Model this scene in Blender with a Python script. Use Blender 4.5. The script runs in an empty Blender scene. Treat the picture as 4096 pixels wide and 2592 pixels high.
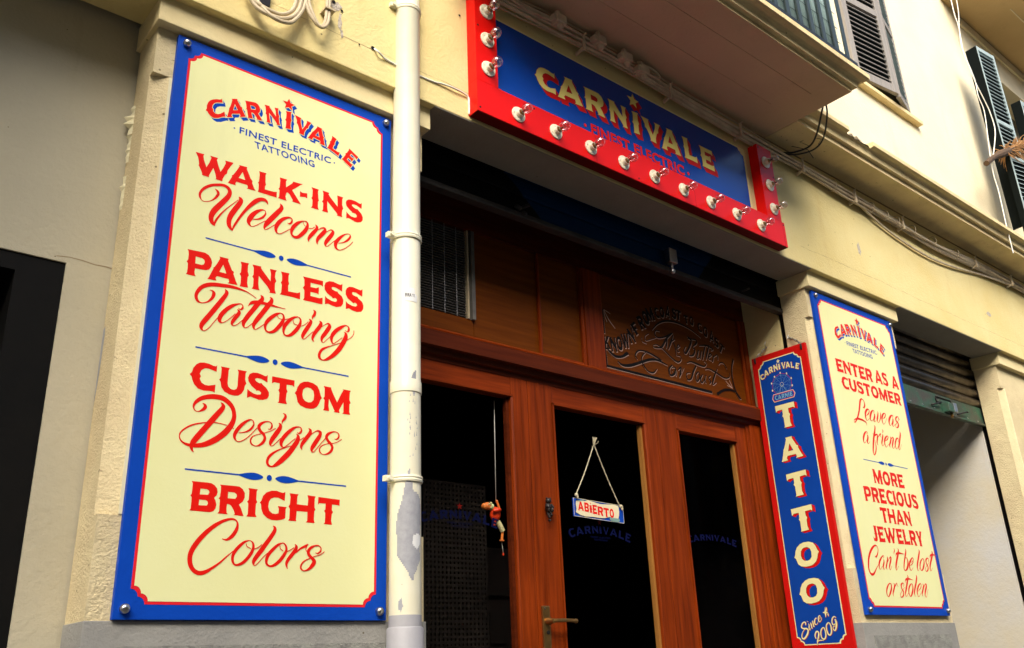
import bpy, bmesh, math, random
from mathutils import Vector, Matrix, Euler
from mathutils.geometry import tessellate_polygon
random.seed(7)
S = bpy.context.scene
C = S.collection
# ------------------------------------------------------------------ camera
cam = bpy.data.cameras.new('camera'); camo = bpy.data.objects.new('camera', cam); C.objects.link(camo)
cam.sensor_width = 36.0; cam.sensor_fit = 'HORIZONTAL'; cam.lens = 3596.328/4096*36
cam.clip_start = 0.05; cam.clip_end = 400
camo.location = (0, -2.5, 1.4); camo.rotation_euler = Euler((1.9399617, 0.03958248, -0.69999963), 'XYZ')
S.camera = camo
# ------------------------------------------------------------------ sky, sun, exposure
W = bpy.data.worlds.new('World'); S.world = W; W.use_nodes = True
nt = W.node_tree; nt.nodes.clear()
sky = nt.nodes.new('ShaderNodeTexSky'); sky.sky_type = 'NISHITA'; sky.sun_disc = False
SUN_EL, SUN_AZ = math.radians(41), math.radians(220)     # compass angle of the sun: behind the camera, a little to its left
sky.sun_elevation = SUN_EL; sky.sun_rotation = SUN_AZ
sky.air_density = 1.0; sky.dust_density = 3.5; sky.ozone_density = 0.6
bg = nt.nodes.new('ShaderNodeBackground'); bg.inputs[1].default_value = 0.15
wo = nt.nodes.new('ShaderNodeOutputWorld'); nt.links.new(sky.outputs[0], bg.inputs[0]); nt.links.new(bg.outputs[0], wo.inputs[0])
sl = bpy.data.lights.new('sun', 'SUN'); sl.energy = 1.9; sl.angle = math.radians(40); sl.color = (1.0, 0.965, 0.86)
so = bpy.data.objects.new('sun', sl); C.objects.link(so)
sd = Vector((math.sin(SUN_AZ)*math.cos(SUN_EL), math.cos(SUN_AZ)*math.cos(SUN_EL), math.sin(SUN_EL)))
so.rotation_euler = sd.to_track_quat('Z', 'Y').to_euler(); so.location = (0, -6, 12)
S.view_settings.view_transform = 'Standard'; S.view_settings.look = 'None'
S.view_settings.exposure = 1.20; S.view_settings.gamma = 1.0; S.view_settings.use_curve_mapping = False
S.cycles.max_bounces = 8; S.cycles.transparent_max_bounces = 16; S.cycles.sample_clamp_indirect = 6
# ------------------------------------------------------------------ sign painting outlines (board coordinates, tenths of a millimetre; GL in thousandths of cap height)
WORDS=[('WALK-INS',[[[8690,29821,8974,29835,8949,29764,8980,29627,9078,29395,9156,29584,9211,29792,9157,29854,9423,29862,9396,29779,9451,29609,9546,29393,9625,29564,9695,29765,9668,29859,9950,29871,9846,29670,9776,29523,9761,29396,9700,29334,9634,29150,9635,29075,9405,29073,9423,29117,9382,29263,9302,29448,9204,29187,9179,29111,9199,29073,8962,29070,8965,29116,8920,29219,8823,29384,8836,29428,8816,29541,8782,29662]],[[10148,29860,10425,29877,10413,29803,10520,29607,10560,29511,10642,29425,10633,29345,10729,29159,10779,29102,10463,29091,10495,29134,10471,29221,10096,29220,10061,29127,10094,29079,9811,29076,9843,29128,9937,29349,9926,29399,9969,29428,10045,29564,10160,29809],[10282,29647,10389,29384,10159,29380]],[[10843,29879,11108,29888,11078,29817,11090,29556,11118,29442,11087,29390,11087,29266,11407,29282,11516,29313,11518,29098,10849,29098,10867,29205,10862,29396,10834,29435,10861,29492,10874,29759]],[[11588,29896,11863,29907,11822,29822,11832,29595,12044,29814,12086,29885,12061,29902,12449,29924,12369,29868,12063,29566,12303,29266,12417,29129,12094,29136,12104,29201,11973,29382,11903,29428,11857,29393,11833,29251,11866,29123,11900,29093,11571,29099,11604,29162,11606,29399,11570,29462,11604,29523,11615,29793]],[[12356,29633,12437,29593,12629,29628,12638,29432,12554,29461,12362,29412]],[[12776,29926,13063,29925,13033,29849,13055,29598,13082,29492,13047,29438,13057,29214,13097,29133,12799,29131,12837,29214,12840,29442,12793,29503,12826,29579,12828,29838]],[[13205,29935,13468,29931,13450,29858,13511,29777,13815,29491,13805,29787,13786,29932,14028,29930,13996,29849,13994,29615,14043,29480,14001,29400,13993,29210,14022,29141,13793,29139,13820,29185,13745,29276,13404,29583,13414,29314,13458,29139,13215,29131,13249,29204,13252,29462,13203,29503,13242,29573,13243,29833]],[[14787,29954,14784,29713,14702,29740,14581,29790,14461,29795,14396,29768,14386,29727,14434,29684,14525,29645,14584,29644,14629,29649,14675,29599,14782,29516,14840,29387,14839,29270,14761,29173,14628,29123,14509,29125,14360,29166,14242,29187,14176,29132,14171,29416,14222,29369,14357,29280,14505,29277,14587,29314,14597,29385,14545,29441,14441,29452,14397,29430,14405,29470,14291,29536,14169,29643,14137,29749,14157,29843,14235,29916,14353,29951,14517,29946,14683,29902,14743,29901]]]),('PAINLESS',[[[8740,26404,9286,26435,9413,26384,9494,26288,9534,26168,9522,26020,9465,25914,9360,25860,9216,25848,9025,25836,9016,25718,9037,25621,9072,25579,8764,25576,8794,25634,8799,25789,8797,25942,8749,25993,8790,26069,8792,26250,8776,26349],[9014,26229,9207,26230,9283,26191,9306,26119,9284,26035,9215,25998,9018,25997]],[[9749,26432,10050,26435,10034,26370,10138,26172,10183,26078,10254,26039,10242,25961,10334,25748,10402,25621,10081,25605,10122,25655,10100,25754,9723,25755,9679,25685,9723,25597,9431,25590,9474,25657,9589,25973,9584,26003,9636,26064,9700,26186,9778,26379],[9891,26190,10015,25918,9784,25915]],[[10440,26445,10728,26459,10698,26375,10705,26163,10747,26045,10713,25978,10710,25764,10751,25621,10477,25600,10494,25710,10492,25947,10441,26019,10479,26090,10481,26344]],[[10843,26452,11147,26461,11135,26411,11198,26333,11488,26029,11488,26287,11443,26458,11684,26467,11643,26382,11632,26215,11686,26074,11645,26001,11654,25760,11698,25644,11476,25627,11490,25693,11389,25829,11081,26113,11079,25858,11109,25679,11144,25626,10875,25620,10912,25709,10912,25976,10864,26043,10898,26106,10895,26347]],[[11828,26466,12134,26475,12105,26393,12108,26201,12140,26105,12108,26036,12122,25835,12443,25851,12546,25906,12553,25653,12260,25670,11834,25656,11876,25734,11887,26008,11845,26079,11884,26157,11875,26360]],[[12620,26498,13364,26515,13367,26305,13296,26349,12910,26341,12914,26183,13116,26197,13222,26254,13219,25985,13152,26019,12919,26012,12923,25866,13259,25864,13374,25911,13376,25667,12661,25657,12699,25743,12694,26017,12634,26094,12686,26181,12675,26401]],[[14103,26600,14100,26305,13998,26354,13848,26402,13731,26393,13694,26349,13719,26299,13838,26263,13918,26272,13958,26216,14094,26136,14158,26009,14147,25865,14077,25758,13902,25695,13727,25710,13580,25745,13466,25696,13463,26002,13544,25932,13720,25877,13852,25874,13915,25923,13901,25990,13832,26016,13761,25976,13715,26021,13537,26113,13439,26230,13419,26366,13464,26490,13592,26571,13753,26592,13932,26551,14036,26543]],[[14898,26591,14893,26317,14791,26348,14643,26407,14521,26403,14483,26356,14509,26294,14625,26264,14698,26268,14745,26207,14885,26125,14949,25997,14937,25851,14863,25748,14707,25701,14525,25713,14374,25763,14259,25705,14256,26004,14324,25935,14506,25879,14641,25885,14700,25938,14687,25992,14616,26027,14542,25987,14502,26020,14318,26119,14239,26256,14238,26385,14277,26481,14365,26557,14516,26583,14715,26552,14823,26538]]]),('CUSTOM',[[[9965,22899,9963,22688,9865,22714,9710,22748,9603,22737,9503,22660,9460,22543,9503,22467,9473,22392,9536,22284,9647,22227,9755,22223,9961,22287,9955,22037,9897,22068,9789,22066,9620,22049,9447,22085,9322,22193,9254,22321,9228,22414,9166,22479,9226,22555,9256,22691,9340,22816,9441,22883,9567,22907,9719,22898,9853,22856,9940,22857]],[[10081,22883,10362,22876,10330,22799,10330,22576,10328,22398,10359,22292,10452,22231,10541,22223,10616,22265,10642,22363,10641,22630,10643,22811,10604,22878,10906,22876,10870,22806,10869,22603,10918,22477,10875,22413,10852,22264,10792,22154,10687,22066,10577,22046,10399,22061,10239,22129,10143,22245,10108,22404,10059,22466,10103,22525,10111,22692,10107,22825]],[[11590,22880,11596,22638,11514,22670,11370,22724,11232,22716,11181,22676,11215,22618,11323,22568,11410,22583,11440,22543,11574,22452,11664,22331,11671,22218,11619,22120,11483,22057,11346,22042,11206,22076,11067,22105,10965,22038,10961,22327,11033,22272,11174,22210,11290,22197,11392,22218,11411,22278,11350,22331,11292,22332,11255,22308,11241,22340,11090,22438,10977,22577,10958,22686,10996,22806,11106,22871,11243,22891,11385,22864,11504,22828,11562,22838]],[[11742,22866,12503,22860,12503,22636,12444,22686,12243,22680,12241,22541,12282,22455,12249,22392,12242,22173,12285,22047,11976,22045,12008,22091,12010,22387,11971,22454,12003,22512,12002,22685,11819,22688,11744,22629]],[[12529,22450,12586,22540,12616,22662,12696,22792,12828,22874,12976,22904,13152,22882,13307,22814,13388,22685,13441,22516,13488,22434,13432,22362,13395,22238,13324,22122,13215,22047,13092,22022,12918,22025,12744,22079,12641,22179,12586,22389],[12960,22708,13073,22703,13176,22626,13208,22490,13190,22323,13119,22242,13020,22219,12908,22244,12825,22323,12794,22446,12816,22602,12887,22684]],[[13534,22852,13807,22850,13814,22803,13876,22670,14042,22382,14188,22697,14262,22830,14235,22857,14543,22857,14502,22797,14496,22530,14544,22436,14500,22386,14503,22123,14542,22034,14241,22032,14286,22079,14275,22423,14152,22189,14124,22114,14152,22035,13930,22042,13962,22078,13742,22458,13731,22220,13765,22048,13542,22043,13577,22102,13584,22385,13538,22442,13579,22503,13575,22787]]]),('BRIGHT',[[[9504,19371,9965,19373,10081,19365,10182,19315,10261,19228,10285,19127,10263,19032,10192,18964,10247,18872,10276,18763,10255,18659,10204,18582,10102,18543,9509,18550,9546,18595,9548,18777,9544,18923,9505,18969,9538,19014,9544,19199,9547,19310],[9777,19183,9962,19182,10026,19150,10042,19096,10013,19028,9771,19016],[9766,18874,9950,18875,10010,18843,10028,18789,10001,18722,9762,18714]],[[10335,19348,10788,19353,10929,19347,11034,19280,11103,19172,11108,19039,11060,18921,10947,18826,11014,18728,11086,18564,11116,18506,10808,18516,10843,18546,10801,18655,10713,18779,10641,18815,10588,18816,10582,18694,10596,18565,10635,18525,10324,18526,10367,18585,10369,18919,10328,18953,10363,19003,10377,19182,10372,19304],[10594,19168,10783,19162,10856,19121,10871,19056,10826,18981,10599,18980]],[[11203,19331,11501,19319,11469,19262,11470,19012,11509,18943,11468,18888,11467,18593,11514,18505,11195,18503,11236,18575,11231,18878,11191,18932,11237,18993,11238,19261]],[[12386,19322,12376,19050,12291,19082,12160,19129,12034,19128,11932,19080,11875,18988,11859,18833,11902,18721,12000,18651,12105,18640,12198,18670,12201,18802,12164,18882,12458,18871,12423,18819,12423,18538,12324,18492,12158,18457,11991,18459,11842,18506,11712,18611,11645,18758,11628,18891,11588,18936,11635,19007,11677,19146,11775,19251,11938,19319,12106,19330,12236,19293,12311,19284]],[[12525,19295,12825,19290,12789,19223,12780,18985,13146,18975,13155,19175,13123,19288,13407,19272,13376,19213,13377,18933,13414,18862,13377,18824,13372,18556,13404,18463,13107,18463,13152,18521,13140,18782,12786,18785,12777,18612,12771,18533,12791,18476,12521,18477,12556,18537,12557,18830,12510,18900,12554,18966,12564,19184]],[[13497,19268,14247,19243,14238,19032,14202,19070,13982,19072,13977,18900,14021,18839,13982,18779,13966,18578,13999,18450,13711,18454,13750,18503,13753,18802,13706,18855,13749,18902,13754,19084,13539,19080,13489,19026]]])]
GL={'W':(1.572,[[0,937,354,955,323,866,362,696,485,406,581,642,650,902,583,979,915,989,881,885,950,674,1069,403,1167,617,1255,868,1221,985,1572,1000,1443,749,1355,565,1337,407,1260,329,1178,100,1179,7,893,4,915,58,864,241,764,473,641,146,610,52,635,4,339,0,343,57,287,187,166,392,182,447,158,588,115,739]]),'A':(1.148,[[376,996,731,1000,714,923,836,689,889,578,973,531,959,440,1068,187,1148,37,769,18,818,77,791,194,345,196,293,112,345,9,0,0,51,80,187,454,181,489,242,561,318,706,411,934],[544,711,690,388,417,385]]),'L':(0.882,[[0,990,372,1000,338,900,341,666,380,549,341,466,358,221,749,241,873,308,882,0,526,20,8,3,58,98,72,432,21,518,68,613,57,861]]),'K':(1.057,[[21,967,352,980,303,878,315,604,570,868,621,953,590,974,1057,1000,961,933,592,570,882,209,1018,44,630,52,642,130,484,348,400,404,344,362,315,191,356,37,397,0,0,7,40,83,43,368,0,444,40,518,54,843]]),'-':(0.176,[[0,451,51,425,171,448,176,325,124,343,4,312]]),'I':(0.362,[[0,984,335,1000,300,903,308,655,357,518,317,440,314,191,362,25,42,0,63,128,60,404,1,487,45,570,47,866]]),'N':(1.01,[[0,983,359,993,344,934,419,842,761,483,762,787,708,989,993,1000,945,900,931,703,995,536,947,450,957,165,1010,28,747,9,764,86,644,246,280,582,279,281,314,69,355,7,37,0,82,105,82,420,24,500,65,574,61,859]]),'S':(0.846,[[783,1000,779,710,680,743,534,802,390,809,313,777,300,727,358,675,467,629,539,627,593,633,649,573,777,473,846,318,846,177,751,60,591,0,448,1,269,51,127,76,48,10,41,353,102,295,265,189,443,185,542,230,554,315,492,383,366,396,313,369,323,417,185,496,39,625,0,753,25,867,118,954,260,997,457,990,657,938,730,936]]),'P':(0.924,[[0,964,636,1000,783,940,878,829,924,689,909,518,843,394,721,331,554,317,332,303,322,166,346,53,386,4,28,0,63,68,69,248,66,426,11,486,58,574,61,785,42,900],[319,760,543,761,632,716,659,632,633,534,553,491,323,490]]),'E':(0.881,[[0,980,867,1000,870,754,787,806,338,797,343,613,578,629,702,696,698,382,620,421,349,413,353,243,744,241,879,296,881,11,48,0,92,100,86,419,17,508,77,611,64,867]]),'C':(0.918,[[918,991,916,748,803,779,626,817,503,805,388,716,338,581,387,495,353,409,425,284,553,218,677,214,913,287,907,0,840,36,717,34,522,14,324,55,179,179,101,327,72,434,0,508,69,595,104,752,200,895,316,973,461,1000,636,989,789,942,890,942]]),'U':(1.026,[[25,1000,362,992,324,900,323,633,321,420,358,294,469,221,576,212,665,261,697,378,695,698,697,914,651,994,1012,992,969,908,967,665,1026,515,975,439,947,261,876,129,750,24,618,0,405,18,215,100,100,238,58,428,0,502,52,572,62,773,57,931]]),'T':(0.927,[[0,1000,927,993,927,720,855,781,610,774,608,604,658,500,618,423,610,156,662,3,285,0,325,56,327,418,279,499,318,570,317,780,94,784,3,712]]),'O':(1.086,[[0,485,64,588,98,726,189,873,338,966,506,1000,706,975,881,898,974,752,1033,561,1086,467,1024,385,981,246,901,114,777,29,637,0,441,4,243,65,126,178,64,417],[488,778,616,773,733,685,769,531,749,342,668,250,556,224,429,252,335,342,300,482,325,658,405,751]]),'M':(1.224,[[0,994,331,992,339,935,414,773,615,424,792,806,882,967,849,1000,1222,1000,1172,927,1166,604,1224,490,1171,429,1174,111,1222,2,856,0,911,57,898,474,749,191,714,99,749,4,479,13,518,56,252,516,238,228,280,20,9,13,52,85,60,429,5,497,54,571,50,916]]),'B':(0.941,[[0,998,555,1000,695,991,817,930,912,826,941,704,915,589,829,508,896,397,930,265,905,141,844,47,721,0,7,9,51,63,54,282,49,458,1,514,41,568,48,790,52,924],[329,772,552,770,629,732,648,667,614,585,322,571],[316,399,538,400,610,362,631,297,599,216,311,206]]),'R':(0.936,[[13,994,549,1000,715,993,839,914,920,786,926,629,870,489,736,378,816,262,900,68,936,0,572,11,613,47,564,176,460,322,375,364,312,366,305,222,322,69,367,22,0,23,51,93,54,488,5,528,46,586,63,798,56,942],[319,782,542,775,628,726,646,650,593,560,325,559]]),'G':(0.997,[[915,991,903,679,805,715,656,770,511,769,394,714,329,609,311,430,360,302,472,222,593,209,699,244,702,395,661,487,997,474,957,415,958,92,844,40,653,0,462,2,292,56,142,176,65,345,46,497,0,548,54,630,103,789,214,910,401,987,594,1000,743,957,829,947]]),'H':(1.086,[[18,1000,379,994,336,914,324,627,765,615,775,856,736,992,1078,973,1041,902,1042,566,1086,480,1042,434,1035,112,1075,1,717,0,772,70,757,384,331,387,321,179,313,85,338,16,12,17,55,90,56,441,0,526,52,605,64,866]]),'V':(1.0,[[0,1000,400,1000,365,930,395,700,530,330,690,700,735,930,690,1000,1000,1000,950,930,860,720,845,560,765,500,680,250,660,80,680,0,370,0,390,80,350,260,250,480,160,560,165,700,60,920]]),'Y':(0.95,[[0,1000,400,1000,365,930,490,640,610,930,580,1000,950,1000,880,920,700,560,655,440,690,360,650,300,650,90,700,0,300,0,350,90,350,300,310,360,345,440,280,560,80,920]]),'J':(0.62,[[230,1000,620,1000,570,920,570,560,620,490,570,420,570,250,520,90,400,10,250,0,130,30,60,0,0,330,60,250,140,190,220,190,270,250,270,420,220,490,270,560,270,920]]),'F':(0.78,[[0,1000,780,1000,770,710,700,790,370,790,370,610,510,610,600,660,600,350,510,410,370,410,370,90,430,0,0,0,60,90,70,420,10,500,70,570,60,920]]),'D':(0.85,[[0,1000,450,1000,700,900,840,650,850,500,840,350,700,100,450,0,0,0,60,90,60,430,0,500,60,570,60,920],[340,810,480,800,560,700,580,500,560,300,480,200,340,190]])}
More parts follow.
